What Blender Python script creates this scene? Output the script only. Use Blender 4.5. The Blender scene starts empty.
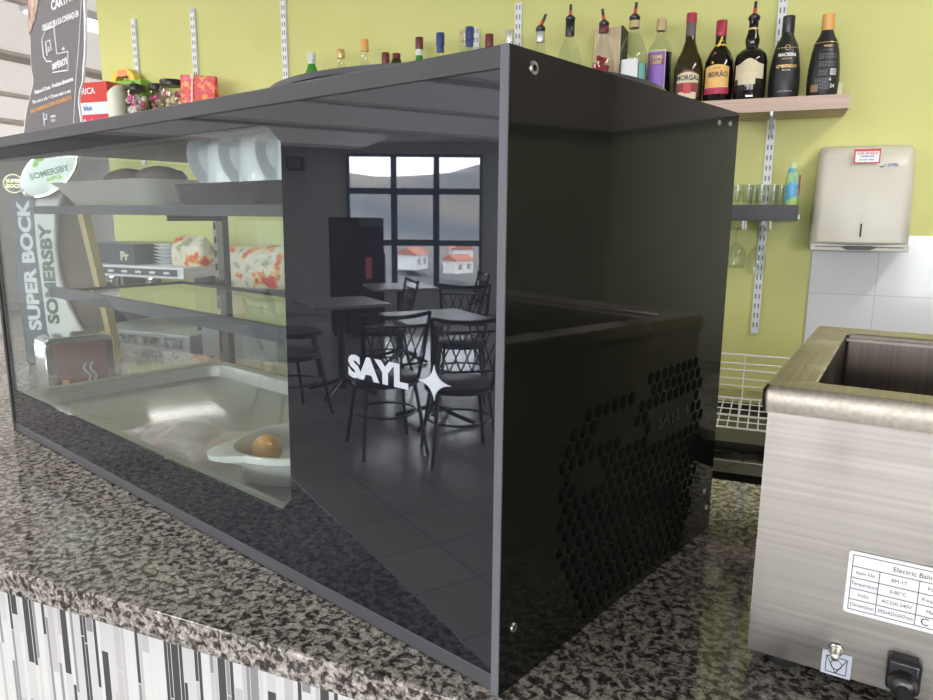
import bpy, bmesh, math, random
from math import sin, cos, pi, radians, atan2, hypot, sqrt
from mathutils import Vector, Matrix
random.seed(7)
SC = bpy.context.scene
COL = SC.collection
ZC = 1.05                       # height of the granite counter above the floor

# ------------------------------------------------------------------ materials
def newmat(name):
    m = bpy.data.materials.new(name); m.use_nodes = True
    nt = m.node_tree; b = nt.nodes['Principled BSDF']
    return m, nt, b
def P(name, col, rough=.5, metal=0, ior=None, emit=None, estr=0, coat=0, trans=0, alpha=None, spec=None):
    m, nt, b = newmat(name)
    b.inputs['Base Color'].default_value = (*col, 1)
    b.inputs['Roughness'].default_value = rough
    b.inputs['Metallic'].default_value = metal
    if ior: b.inputs['IOR'].default_value = ior
    if emit: b.inputs['Emission Color'].default_value = (*emit, 1); b.inputs['Emission Strength'].default_value = estr
    if coat: b.inputs['Coat Weight'].default_value = coat; b.inputs['Coat Roughness'].default_value = .05
    if trans: b.inputs['Transmission Weight'].default_value = trans
    if spec is not None: b.inputs['Specular IOR Level'].default_value = spec
    return m
def N(nt, t, **kw):
    n = nt.nodes.new(t)
    for k, v in kw.items(): setattr(n, k, v)
    return n
def ramp(nt, stops, interp='LINEAR'):
    r = N(nt, 'ShaderNodeValToRGB'); r.color_ramp.interpolation = interp
    e = r.color_ramp.elements
    while len(e) > 1: e.remove(e[0])
    e[0].position = stops[0][0]; e[0].color = (*stops[0][1], 1)
    for p, c in stops[1:]:
        x = e.new(p); x.color = (*c, 1)
    return r
def coords(nt, scale=(1, 1, 1), rot=(0, 0, 0), out='Object'):
    tc = N(nt, 'ShaderNodeTexCoord'); mp = N(nt, 'ShaderNodeMapping')
    mp.inputs['Scale'].default_value = scale; mp.inputs['Rotation'].default_value = rot
    nt.links.new(tc.outputs[out], mp.inputs[0]); return mp
def glass(name, tint=(1, 1, 1), refl_ior=1.5, rough=0.0, body=(1, 1, 1), film=0.0):
    # thin clear sheet: see-through plus Fresnel reflection, with an optional faint dusty film
    m = bpy.data.materials.new(name); m.use_nodes = True; nt = m.node_tree
    nt.nodes.clear(); L = nt.links.new
    o = N(nt, 'ShaderNodeOutputMaterial'); mx = N(nt, 'ShaderNodeMixShader')
    t = N(nt, 'ShaderNodeBsdfTransparent'); t.inputs[0].default_value = (*tint, 1)
    g = N(nt, 'ShaderNodeBsdfGlossy'); g.inputs['Roughness'].default_value = rough; g.inputs[0].default_value = (1, 1, 1, 1)
    f = N(nt, 'ShaderNodeFresnel'); ge = N(nt, 'ShaderNodeNewGeometry'); io = N(nt, 'ShaderNodeMapRange')
    io.inputs['To Min'].default_value = refl_ior; io.inputs['To Max'].default_value = 1 / refl_ior
    L(ge.outputs['Backfacing'], io.inputs[0]); L(io.outputs[0], f.inputs['IOR'])
    L(f.outputs[0], mx.inputs[0]); L(g.outputs[0], mx.inputs[2])
    if film > 0:
        d = N(nt, 'ShaderNodeBsdfDiffuse'); d.inputs[0].default_value = (.8, .85, .9, 1)
        m2 = N(nt, 'ShaderNodeMixShader'); m2.inputs[0].default_value = film
        L(t.outputs[0], m2.inputs[1]); L(d.outputs[0], m2.inputs[2]); L(m2.outputs[0], mx.inputs[1])
    else: L(t.outputs[0], mx.inputs[1])
    L(mx.outputs[0], o.inputs[0]); return m
def noisy(name, c1, c2, scale=8, rough=.6, det=3, stretch=(1, 1, 1), lo=.35, hi=.65, metal=0, bump=0, rvar=None, ior=None):
    m, nt, b = newmat(name); L = nt.links.new
    mp = coords(nt, stretch); n = N(nt, 'ShaderNodeTexNoise'); n.inputs['Scale'].default_value = scale; n.inputs['Detail'].default_value = det
    L(mp.outputs[0], n.inputs['Vector'])
    r = ramp(nt, [(lo, c1), (hi, c2)]); L(n.outputs['Fac'], r.inputs[0]); L(r.outputs[0], b.inputs['Base Color'])
    b.inputs['Roughness'].default_value = rough; b.inputs['Metallic'].default_value = metal
    if ior: b.inputs['IOR'].default_value = ior
    if rvar:
        rr = ramp(nt, [(lo, (rvar[0],)*3), (hi, (rvar[1],)*3)]); L(n.outputs['Fac'], rr.inputs[0]); L(rr.outputs[0], b.inputs['Roughness'])
    if bump:
        bp = N(nt, 'ShaderNodeBump'); bp.inputs['Strength'].default_value = bump; bp.inputs['Distance'].default_value = .002
        L(n.outputs['Fac'], bp.inputs['Height']); L(bp.outputs[0], b.inputs['Normal'])
    return m
def granite(name):
    m, nt, b = newmat(name); L = nt.links.new
    mp = coords(nt, (1, 1, 1))
    n1 = N(nt, 'ShaderNodeTexNoise'); n1.inputs['Scale'].default_value = 118; n1.inputs['Detail'].default_value = 3.5; n1.inputs['Roughness'].default_value = .62
    n1.inputs['Distortion'].default_value = .6
    n2 = N(nt, 'ShaderNodeTexNoise'); n2.inputs['Scale'].default_value = 330; n2.inputs['Detail'].default_value = 3
    v = N(nt, 'ShaderNodeTexVoronoi'); v.inputs['Scale'].default_value = 190
    for t in (n1, n2, v): L(mp.outputs[0], t.inputs['Vector'])
    r1 = ramp(nt, [(.39, (.045, .036, .035)), (.46, (.11, .093, .086)), (.52, (.34, .312, .27)), (.66, (.52, .48, .425))]); L(n1.outputs['Fac'], r1.inputs[0])
    r2 = ramp(nt, [(.36, (.45, .42, .42)), (.56, (1.05, 1.05, 1.05))]); L(n2.outputs['Fac'], r2.inputs[0])
    mx = N(nt, 'ShaderNodeMixRGB', blend_type='MULTIPLY'); mx.inputs[0].default_value = .8
    L(r1.outputs[0], mx.inputs[1]); L(r2.outputs[0], mx.inputs[2])
    hs = N(nt, 'ShaderNodeMixRGB', blend_type='OVERLAY'); hs.inputs[0].default_value = .22
    bw = N(nt, 'ShaderNodeRGBToBW'); L(v.outputs['Color'], bw.inputs[0]); L(mx.outputs[0], hs.inputs[1]); L(bw.outputs[0], hs.inputs[2])
    sat = N(nt, 'ShaderNodeHueSaturation'); sat.inputs['Saturation'].default_value = .75; L(hs.outputs[0], sat.inputs['Color'])
    L(sat.outputs[0], b.inputs['Base Color']); b.inputs['Roughness'].default_value = .07; b.inputs['IOR'].default_value = 1.45
    return m
def tiles(name, c, grout, w, h, gw=.003, rough=.2, off=(0, 0), axes='xz', vary=0.03, ior=1.5, bumpn=0):
    m, nt, b = newmat(name); L = nt.links.new
    tc = N(nt, 'ShaderNodeTexCoord'); sp = N(nt, 'ShaderNodeSeparateXYZ'); L(tc.outputs['Object'], sp.inputs[0])
    lines = []; ids = []
    for ax, s, o in ((axes[0], w, off[0]), (axes[1], h, off[1])):
        a = N(nt, 'ShaderNodeMath', operation='SUBTRACT'); L(sp.outputs['XYZ'.index(ax.upper())], a.inputs[0]); a.inputs[1].default_value = o
        d = N(nt, 'ShaderNodeMath', operation='DIVIDE'); L(a.outputs[0], d.inputs[0]); d.inputs[1].default_value = s
        fr = N(nt, 'ShaderNodeMath', operation='FRACT'); L(d.outputs[0], fr.inputs[0])
        fl = N(nt, 'ShaderNodeMath', operation='FLOOR'); L(d.outputs[0], fl.inputs[0]); ids.append(fl)
        g = N(nt, 'ShaderNodeMath', operation='LESS_THAN'); L(fr.outputs[0], g.inputs[0]); g.inputs[1].default_value = gw / s; lines.append(g)
    mxm = N(nt, 'ShaderNodeMath', operation='MAXIMUM'); L(lines[0].outputs[0], mxm.inputs[0]); L(lines[1].outputs[0], mxm.inputs[1])
    cb = N(nt, 'ShaderNodeCombineXYZ'); L(ids[0].outputs[0], cb.inputs[0]); L(ids[1].outputs[0], cb.inputs[1])
    wn = N(nt, 'ShaderNodeTexWhiteNoise'); L(cb.outputs[0], wn.inputs[0])
    lo = tuple(max(0, x * (1 - vary)) for x in c); hi = tuple(x * (1 + vary) for x in c)
    r = ramp(nt, [(0, lo), (1, hi)]); L(wn.outputs['Value'], r.inputs[0])
    mc = N(nt, 'ShaderNodeMixRGB'); L(mxm.outputs[0], mc.inputs[0]); L(r.outputs[0], mc.inputs[1]); mc.inputs[2].default_value = (*grout, 1)
    L(mc.outputs[0], b.inputs['Base Color']); b.inputs['Roughness'].default_value = rough; b.inputs['IOR'].default_value = ior
    rm = N(nt, 'ShaderNodeMath', operation='MULTIPLY_ADD'); L(mxm.outputs[0], rm.inputs[0]); rm.inputs[1].default_value = .5; rm.inputs[2].default_value = rough
    L(rm.outputs[0], b.inputs['Roughness'])
    return m
def mosaic(name):
    m, nt, b = newmat(name); L = nt.links.new
    tc = N(nt, 'ShaderNodeTexCoord'); sp = N(nt, 'ShaderNodeSeparateXYZ'); L(tc.outputs['Object'], sp.inputs[0])
    def M(op, a, bb=None, c=None):
        n = N(nt, 'ShaderNodeMath', operation=op)
        for i, q in enumerate((a, bb, c)):
            if q is None: continue
            if isinstance(q, (int, float)): n.inputs[i].default_value = q
            else: L(q, n.inputs[i])
        return n.outputs[0]
    W = .0066
    u = M('DIVIDE', sp.outputs[0], W)
    wob = M('MULTIPLY', M('SINE', M('MULTIPLY', u, 2.1)), .28)
    u = M('ADD', u, wob)
    fu = M('FLOOR', u); gu = M('LESS_THAN', M('FRACT', u), .14)
    c1 = N(nt, 'ShaderNodeCombineXYZ'); L(fu, c1.inputs[0]); w1 = N(nt, 'ShaderNodeTexWhiteNoise'); L(c1.outputs[0], w1.inputs[0])
    vlen = .105
    vv = M('ADD', M('DIVIDE', sp.outputs[2], vlen), M('MULTIPLY', w1.outputs['Value'], 7.3))
    fv = M('FLOOR', vv); gv = M('LESS_THAN', M('FRACT', vv), .013)
    c2 = N(nt, 'ShaderNodeCombineXYZ'); L(fu, c2.inputs[0]); L(fv, c2.inputs[1]); c2.inputs[2].default_value = 3.3
    w2 = N(nt, 'ShaderNodeTexWhiteNoise'); L(c2.outputs[0], w2.inputs[0])
    r = ramp(nt, [(0, (.66, .66, .66)), (.30, (.50, .49, .50)), (.44, (.27, .27, .29)), (.60, (.07, .07, .075)), (.82, (.58, .58, .59))], 'CONSTANT')
    L(w2.outputs['Value'], r.inputs[0])
    g = M('MAXIMUM', gu, gv)
    mc = N(nt, 'ShaderNodeMixRGB'); L(g, mc.inputs[0]); L(r.outputs[0], mc.inputs[1]); mc.inputs[2].default_value = (.62, .61, .61, 1)
    L(mc.outputs[0], b.inputs['Base Color']); b.inputs['Roughness'].default_value = .18
    return m
def brushed(name, col=(.55, .53, .50), axis=0, rough=.32, smudge=True):
    m, nt, b = newmat(name); L = nt.links.new
    sc = [260, 260, 260]; sc[axis] = 3
    mp = coords(nt, tuple(sc)); n = N(nt, 'ShaderNodeTexNoise'); n.inputs['Scale'].default_value = 1; n.inputs['Detail'].default_value = 3; L(mp.outputs[0], n.inputs['Vector'])
    mp2 = coords(nt, (1, 1, 1)); n2 = N(nt, 'ShaderNodeTexNoise'); n2.inputs['Scale'].default_value = 11; n2.inputs['Detail'].default_value = 5; L(mp2.outputs[0], n2.inputs['Vector'])
    r = ramp(nt, [(.3, tuple(c * .86 for c in col)), (.7, tuple(min(1, c * 1.12) for c in col))]); L(n.outputs['Fac'], r.inputs[0])
    L(r.outputs[0], b.inputs['Base Color']); b.inputs['Metallic'].default_value = 1
    rr = ramp(nt, [(.35, (rough * .8,) * 3), (.68, (rough * 1.5,) * 3)]); L(n2.outputs['Fac'], rr.inputs[0]); L(rr.outputs[0], b.inputs['Roughness'])
    bp = N(nt, 'ShaderNodeBump'); bp.inputs['Strength'].default_value = .12; bp.inputs['Distance'].default_value = .0006
    L(n.outputs['Fac'], bp.inputs['Height']); L(bp.outputs[0], b.inputs['Normal'])
    return m

m_green = noisy('green_wall_paint', (.60, .60, .215), (.64, .64, .24), 2.2, .55, bump=.02)
m_white = P('white_plaster', (.72, .72, .72), .7)
m_grey_wall = noisy('pale_grey_wall_paint', (.55, .54, .53), (.60, .59, .58), 1.3, .7)
m_ceil = noisy('cream_ceiling_board', (.66, .63, .60), (.70, .68, .65), 1.1, .8)
m_batten = P('ceiling_batten_beige', (.66, .60, .55), .8)
m_floor = tiles('dark_floor_tile', (.27, .235, .215), (.05, .045, .04), .345, .345, .006, .16, (-.10, -.13), 'xy', .10)
m_granite = granite('grey_speckled_granite')
m_mosaic = mosaic('strip_mosaic')
m_walltile = tiles('white_wall_tile', (.74, .74, .77), (.50, .50, .50), .189, .189, .0022, .12, (.298, -.047), 'xz', .015)
m_gloss_black = P('black_gloss_glass', (.012, .013, .018), .015, ior=1.88)
m_gloss_black.node_tree.nodes['Principled BSDF'].inputs['Specular Tint'].default_value = (.86, .92, 1.0, 1)
m_case_side = noisy('black_gloss_side_panel', (.009, .009, .008), (.013, .013, .011), 6, .05, rvar=(.03, .07), ior=1.46)
m_case_top = P('charcoal_satin_board', (.055, .055, .06), .42)
m_profile = P('anthracite_profile', (.07, .07, .08), .4)
m_edge = P('frosted_acrylic_edge', (.14, .148, .17), .3)
m_black = P('matte_black', (.012, .012, .013), .5)
m_blackplas = P('black_plastic', (.02, .02, .022), .28)
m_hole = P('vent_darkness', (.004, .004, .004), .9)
m_glass = glass('case_clear_glass', (.93, .96, .96), 1.5, film=.015)
m_glass2 = glass('shelf_glass', (.86, .90, .90), 1.5)
m_win_glass = glass('window_glass', (.97, .98, .98), 1.45)
m_bottle_clear = glass('clear_bottle_glass', (.92, .94, .93), 1.5)
m_tumbler = glass('tumbler_glass', (.88, .90, .88), 1.5)
m_steel = brushed('brushed_steel_x', (.33, .305, .285), 0, .36)
m_steel_y = brushed('brushed_steel_y', (.40, .365, .32), 1, .32)
m_steel_in = brushed('basin_steel_inner', (.20, .17, .145), 2, .38)
m_basin = P('satin_basin_steel', (.46, .475, .445), .46, 1)
m_chrome = P('chrome', (.85, .85, .85), .08, 1)
m_nickel = P('nickel_bolt', (.62, .60, .55), .3, 1)
m_rail = P('white_shelf_rail', (.74, .75, .78), .35)
m_slot = P('slot_shadow_grey', (.20, .20, .22), .6)
m_wood = noisy('pale_oak_laminate', (.50, .36, .29), (.60, .45, .37), 3, .5, 4, (1.5, 30, 60))
m_woodbox = noisy('pine_box_wood', (.62, .48, .30), (.72, .58, .38), 4, .6, 4, (40, 10, 2))
m_anthracite = P('anthracite_shelf_board', (.045, .045, .055), .45)
m_ceramic = P('white_ceramic', (.80, .81, .82), .18, coat=.4)
m_cream = P('cream_stoneware', (.76, .75, .70), .22, coat=.4)
m_beige = P('beige_stoneware', (.72, .68, .60), .35)
m_bun = noisy('brown_bread_crust', (.22, .15, .12), (.32, .24, .20), 30, .6)
m_onion = noisy('golden_onion_skin', (.60, .27, .05), (.80, .46, .13), 14, .3, stretch=(1, 1, .2))
m_bag = noisy('crumpled_clear_bag_pink', (.50, .34, .31), (.60, .58, .52), 26, .28, 5, bump=.6)
m_yellow_card = P('yellow_card', (.80, .52, .08), .5)
m_white_plas = P('ivory_plastic', (.62, .59, .51), .38, coat=.08)
m_white_paper = P('white_paper', (.82, .83, .86), .5)
m_ink = P('black_ink', (.03, .03, .04), .5)
m_ink_blue = P('blue_ink', (.05, .09, .32), .4)
m_ink_red = P('red_ink', (.60, .05, .07), .5)
m_logo_white = P('white_vinyl_print', (.50, .54, .60), .4)
m_wire = P('white_coated_wire', (.80, .80, .78), .3)
m_gold = P('gold_foil', (.72, .50, .22), .3, .6)
m_amber = P('amber_cap', (.80, .42, .12), .35)
m_redcap = P('dark_red_cap', (.40, .03, .06), .35)
m_maroon = P('maroon_cap', (.16, .03, .035), .4)
m_bluecap = P('blue_cap', (.03, .06, .22), .4)
m_silver = P('silver_cap', (.65, .66, .68), .3, .6)
m_cork = P('cork_beige', (.60, .46, .25), .6)
m_whitecap = P('white_metal_cap', (.72, .74, .74), .35)
m_redspout = P('red_pourer_spout', (.62, .05, .03), .35)
m_dkbottle = P('near_black_bottle_glass', (.010, .008, .007), .06)
m_olivebottle = P('dark_olive_bottle_glass', (.035, .028, .010), .06)
m_greenbottle = P('green_bottle_glass', (.05, .28, .04), .08)
m_darkblue = P('dark_blue_liqueur', (.008, .008, .03), .06)
m_lab_cream = P('cream_label', (.70, .62, .44), .5)
m_lab_yellow = P('yellow_orange_label', (.85, .52, .16), .5)
m_lab_red = P('crimson_label', (.45, .03, .08), .5)
m_lab_white = P('white_label', (.78, .80, .80), .5)
m_lab_purple = P('purple_label', (.28, .14, .52), .5)
m_lab_maroon = P('maroon_label', (.22, .05, .05), .5)
m_lab_black = P('black_label', (.018, .018, .02), .4)
m_lab_grey = P('grey_print', (.22, .23, .26), .5)
m_chair_metal = P('dark_chair_metal', (.03, .03, .035), .3)
m_chair_seat = P('dark_vinyl_seat', (.07, .06, .06), .35)
m_table = P('grey_table_top', (.34, .33, .34), .3)
m_frame_blue = P('blue_grey_window_frame', (.10, .15, .22), .5)
m_pink = P('pink_card', (.75, .18, .36), .5)
m_mug_grey = P('grey_stoneware', (.36, .38, .38), .4)
m_rubber = P('black_rubber', (.015, .015, .015), .6)
m_machine = P('dark_grey_enamel', (.055, .065, .085), .35)

# ------------------------------------------------------------------ geometry builder
class B:
    def __init__(s): s.v = []; s.f = []; s.sm = []
    def add(s, vs, fs, smooth=False):
        o = len(s.v); s.v += [tuple(v) for v in vs]; s.f += [tuple(i + o for i in f) for f in fs]; s.sm += [smooth] * len(fs); return s
    def box(s, x0, x1, y0, y1, z0, z1):
        return s.add([(x0, y0, z0), (x1, y0, z0), (x1, y1, z0), (x0, y1, z0), (x0, y0, z1), (x1, y0, z1), (x1, y1, z1), (x0, y1, z1)],
                     [(0, 3, 2, 1), (4, 5, 6, 7), (0, 1, 5, 4), (1, 2, 6, 5), (2, 3, 7, 6), (3, 0, 4, 7)])
    def obox(s, p, q, w, h, up=(0, 0, 1)):   # bar from p to q, rectangular section
        p, q = Vector(p), Vector(q); d = (q - p).normalized(); u = Vector(up)
        if abs(d.dot(u)) > .99: u = Vector((1, 0, 0))
        r = d.cross(u).normalized() * w / 2; t = r.cross(d).normalized() * h / 2
        vs = [e + a * r + b * t for e in (p, q) for a, b in ((-1, -1), (1, -1), (1, 1), (-1, 1))]
        return s.add(vs, [(0, 1, 2, 3), (7, 6, 5, 4), (0, 4, 5, 1), (1, 5, 6, 2), (2, 6, 7, 3), (3, 7, 4, 0)])
    def tube(s, pts, r, n=10, closed=False, cap=True):
        pts = [Vector(p) for p in pts]; m = len(pts); rs = r if isinstance(r, (list, tuple)) else [r] * m
        rings = []; prev = None
        for i, p in enumerate(pts):
            if closed: d = pts[(i + 1) % m] - pts[i - 1]
            else: d = pts[min(i + 1, m - 1)] - pts[max(i - 1, 0)]
            d.normalize()
            if prev is None:
                a = Vector((0, 0, 1)) if abs(d.z) < .9 else Vector((1, 0, 0)); u = d.cross(a).normalized()
            else: u = (prev - d * prev.dot(d)).normalized()
            prev = u; w = d.cross(u)
            rings.append([p + rs[i] * (cos(2 * pi * k / n) * u + sin(2 * pi * k / n) * w) for k in range(n)])
        vs = [v for R in rings for v in R]; fs = []
        for i in range(m if closed else m - 1):
            j = (i + 1) % m
            for k in range(n): k2 = (k + 1) % n; fs.append((i * n + k, i * n + k2, j * n + k2, j * n + k))
        s.add(vs, fs, True)
        if cap and not closed:
            s.add(rings[0], [tuple(range(n))[::-1]]); s.add(rings[-1], [tuple(range(n))])
        return s
    def lathe(s, prof, n=28, c=(0, 0, 0), a0=0, a1=2 * pi, sx=1, sy=1, smooth=True):
        full = abs(a1 - a0 - 2 * pi) < 1e-6; k = n if full else n + 1; vs = []; fs = []
        for r, z in prof:
            for i in range(k):
                a = a0 + (a1 - a0) * i / n; vs.append((c[0] + r * cos(a) * sx, c[1] + r * sin(a) * sy, c[2] + z))
        for j in range(len(prof) - 1):
            for i in range(n):
                i2 = (i + 1) % k if full else i + 1
                fs.append((j * k + i, j * k + i2, (j + 1) * k + i2, (j + 1) * k + i))
        return s.add(vs, fs, smooth)
    def prism(s, poly, z0, z1, axis='z'):     # extrude polygon
        n = len(poly)
        def T(a, b, c): return {'z': (a, b, c), 'y': (a, c, b), 'x': (c, a, b)}[axis]
        vs = [T(a, b, z0) for a, b in poly] + [T(a, b, z1) for a, b in poly]
        return s.add(vs, [tuple(range(n))[::-1], tuple(range(n, 2 * n))] + [(i, (i + 1) % n, n + (i + 1) % n, n + i) for i in range(n)])
    def sphere(s, c, r, n=20, sz=1, sx=1, sy=1, top=False):
        prof = [(r * cos(t), r * sin(t) * sz) for t in [(-pi / 2 if not top else 0) + (pi if not top else pi / 2) * i / 10 for i in range(11)]]
        return s.lathe([(max(a, 1e-5), b) for a, b in prof], n, c, sx=sx, sy=sy)
def obj(name, b, mat, parent=None, loc=None, rot=None, bevel=0, seg=2):
    me = bpy.data.meshes.new(name); me.from_pydata(b.v, [], b.f); me.materials.append(mat)
    bm = bmesh.new(); bm.from_mesh(me); bmesh.ops.remove_doubles(bm, verts=bm.verts, dist=1e-6)
    bmesh.ops.recalc_face_normals(bm, faces=bm.faces); bm.to_mesh(me); bm.free()
    sm = any(b.sm)
    if sm or bevel:
        for p in me.polygons: p.use_smooth = True
        try: me.set_sharp_from_angle(angle=radians(38))
        except Exception: pass
    o = bpy.data.objects.new(name, me); COL.objects.link(o)
    if loc: o.location = loc
    if rot: o.rotation_euler = rot
    if parent: o.parent = parent
    if bevel:
        md = o.modifiers.new('bevel', 'BEVEL'); md.width = bevel; md.segments = seg; md.limit_method = 'ANGLE'; md.angle_limit = radians(40)
    return o
def thing(name, label, cat, loc=(0, 0, 0), rz=0, group=None):
    o = bpy.data.objects.new(name, None); COL.objects.link(o); o.empty_display_size = .05
    o.location = loc; o.rotation_euler = (0, 0, rz); tag(o, label, cat, group); return o
def tag(o, label, cat, group=None, kind=None):
    o['label'] = label; o['category'] = cat
    if group: o['group'] = group
    if kind: o['kind'] = kind
    return o
def struct(o): o['kind'] = 'structure'; return o
def dup(root, loc, rz, label, group=None):
    r = root.copy(); COL.objects.link(r); r.location = loc; r.rotation_euler = (0, 0, rz); r['label'] = label
    if group: r['group'] = group
    for ch in list(root.children):
        c = ch.copy(); COL.objects.link(c); c.parent = r
        for g in list(ch.children): d = g.copy(); COL.objects.link(d); d.parent = c
    return r
def text_mesh(txt, size, mat, name='lettering', bold=0.0, extrude=0.0, align='CENTER', wrap=None, shear=0, sx=1.0, spacing=1.0):
    cu = bpy.data.curves.new(name, 'FONT'); cu.body = txt; cu.size = size; cu.align_x = align; cu.align_y = 'CENTER'
    cu.offset = bold; cu.extrude = extrude; cu.resolution_u = 3; cu.shear = shear; cu.space_character = spacing
    t = bpy.data.objects.new(name, cu); COL.objects.link(t)
    dg = bpy.context.evaluated_depsgraph_get(); me = bpy.data.meshes.new_from_object(t.evaluated_get(dg))
    bpy.data.objects.remove(t); me.materials.clear(); me.materials.append(mat); me.name = name
    for v in me.vertices: v.co.x *= sx
    return me
def text(txt, size, mat, parent, loc, rot=(0, 0, 0), name='lettering', **kw):
    wrap = kw.pop('wrap', None)
    me = text_mesh(txt, size, mat, name, **kw)
    if wrap:        # lettering bent round an upright cylinder of radius wrap; local z up, front towards -y
        bm = bmesh.new(); bm.from_mesh(me); bmesh.ops.triangulate(bm, faces=bm.faces); bm.to_mesh(me); bm.free()
        for v in me.vertices:
            x, y, z = v.co; a = x / wrap; v.co = (wrap * sin(a), -wrap * cos(a), y)
    o = bpy.data.objects.new(name, me); COL.objects.link(o); o.location = loc; o.rotation_euler = rot; o.parent = parent
    return o

# ================================================================== THE ROOM
def wall(name, p, q, z0, z1, th, mat, openings=(), side=1):
    """upright wall from p to q (plan), thickness th to the left of p->q when side=1; openings (s0,s1,z0,z1)"""
    p, q = Vector(p), Vector(q); d = (q - p); Ln = d.length; d.normalize(); n = Vector((-d.y, d.x)) * side
    xs = sorted({0, Ln, *[o[0] for o in openings], *[o[1] for o in openings]})
    b = B()
    for i in range(len(xs) - 1):
        a, c = xs[i], xs[i + 1]; op = [o for o in openings if o[0] <= a + 1e-6 and o[1] >= c - 1e-6]
        spans = [(z0, z1)] if not op else [(z0, op[0][2]), (op[0][3], z1)]
        for s0, s1 in spans:
            A = p + d * a; C_ = p + d * c
            b.add([(A.x, A.y, s0), (C_.x, C_.y, s0), (C_.x + n.x * th, C_.y + n.y * th, s0), (A.x + n.x * th, A.y + n.y * th, s0),
                   (A.x, A.y, s1), (C_.x, C_.y, s1), (C_.x + n.x * th, C_.y + n.y * th, s1), (A.x + n.x * th, A.y + n.y * th, s1)],
                  [(0, 3, 2, 1), (4, 5, 6, 7), (0, 1, 5, 4), (1, 2, 6, 5), (2, 3, 7, 6), (3, 0, 4, 7)])
    return struct(obj(name, b, mat))
def window(name, p, q, z0, z1, cols, rows, mat, bar=.07, inner=()):
    """frame with panes standing between plan points p and q"""
    p, q = Vector(p), Vector(q); d = q - p; Ln = d.length; ang = atan2(d.y, d.x)
    b = B(); xs = [0] + list(cols) + [Ln]; zs = [0] + list(rows) + [z1 - z0]; H_ = z1 - z0
    for x in xs: b.box(max(0, x - bar / 2), min(Ln, x + bar / 2), -.03, .03, 0, H_)
    for z in zs: b.box(0, Ln, -.028, .028, max(0, z - bar / 2), min(H_, z + bar / 2))
    for (x0, x1, y0, y1) in inner:
        for t in ((x0, x0 + .05, y0, y1), (x1 - .05, x1, y0, y1), (x0, x1, y0, y0 + .05), (x0, x1, y1 - .05, y1)): b.box(t[0], t[1], -.04, .04, t[2], t[3])
    w = struct(obj(name, b, mat, loc=(p.x, p.y, z0), rot=(0, 0, ang)))
    obj('window_pane', B().box(.01, Ln - .01, -.004, .002, .01, H_ - .01), m_win_glass, w)
    la = bpy.data.lights.new(name + '_portal', 'AREA'); la.shape = 'RECTANGLE'; la.size = Ln; la.size_y = H_; la.cycles.is_portal = True
    return w, la, ang, Ln, H_
def place_portal(w, la, ang, Ln, H_, p, z0, inward):
    o = bpy.data.objects.new('daylight_portal', la); COL.objects.link(o)
    mid = Vector((p[0] + cos(ang) * Ln / 2, p[1] + sin(ang) * Ln / 2, z0 + H_ / 2)); iv = Vector((*inward, 0)).normalized()
    o.location = mid - iv * .25; o.rotation_euler = iv.to_track_quat('-Z', 'Z').to_euler()

XR, YB, YF = 8.0, 8.0, -7.0
CEIL = 2.80; CW = 2.33
b = B().box(-11.5, XR + .2, YF - .2, YB + .2, -.12, 0)
struct(obj('floor', b, m_floor))
# ceiling: level over the bar, sloping down towards the window side, with battens running front to back
b = B()
def cz(x): return CEIL if x > -4.5 else CEIL - (CEIL - CW) * min(1, (-4.5 - x) / 5.2)
ys = [YF - .2, -2.62, YB + .2]
def xl(y): return -10.25 if y > -2.7 else -7.55
cols = [[(xl(y), y), (-4.5, y), (XR + .2, y)] for y in ys]
vs = []
for c_ in cols:
    for x, y in c_: vs += [(x, y, cz(x)), (x, y, cz(x) + .12)]
fs = []
for r_ in range(2):
    for k in range(2):
        a = r_ * 6 + k * 2; c = a + 6; fs += [(a, a + 2, c + 2, c), (a + 1, c + 1, c + 3, a + 3)]
fs += [(0, 1, 3, 2), (2, 3, 5, 4), (12, 14, 15, 13), (14, 16, 17, 15), (0, 6, 7, 1), (6, 12, 13, 7), (4, 5, 11, 10), (10, 11, 17, 16)]
b.add(vs, fs); struct(obj('ceiling', b, m_ceil))
b = B()
for i, x in enumerate([-9.2, -8.0, -6.8, -5.6, -4.4, -3.2, -2.0, -.8]):
    w_ = .09 if i % 2 else .035
    YF_ = YF if x > -7.4 else (-6.0 if x > -8.5 else -3.9)
    b.add([(x - w_, YF_, cz(x - w_) - .05), (x + w_, YF_, cz(x + w_) - .05), (x + w_, YB, cz(x + w_) - .05), (x - w_, YB, cz(x - w_) - .05),
           (x - w_, YF_, cz(x - w_) + .01), (x + w_, YF_, cz(x + w_) + .01), (x + w_, YB, cz(x + w_) + .01), (x - w_, YB, cz(x - w_) + .01)],
          [(0, 3, 2, 1), (4, 5, 6, 7), (0, 1, 5, 4), (1, 2, 6, 5), (2, 3, 7, 6), (3, 0, 4, 7)])
struct(obj('trim_1', b, m_batten))
m_glow_sheet = P('added_glow_ceiling_sheet', (.72, .70, .67), .6, emit=(1, .95, .91), estr=.40)  # glow added to the ceiling sheets to brighten the left end and dining room
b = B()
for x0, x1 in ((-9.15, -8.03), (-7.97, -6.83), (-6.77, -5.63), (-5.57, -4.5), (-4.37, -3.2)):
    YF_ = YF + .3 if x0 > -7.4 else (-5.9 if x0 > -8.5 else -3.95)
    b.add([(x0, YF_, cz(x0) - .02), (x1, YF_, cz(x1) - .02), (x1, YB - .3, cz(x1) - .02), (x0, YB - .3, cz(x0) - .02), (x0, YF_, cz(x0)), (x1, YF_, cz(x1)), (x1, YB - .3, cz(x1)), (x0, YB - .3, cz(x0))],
          [(0, 3, 2, 1), (4, 5, 6, 7), (0, 1, 5, 4), (1, 2, 6, 5), (2, 3, 7, 6), (3, 0, 4, 7)])
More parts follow.
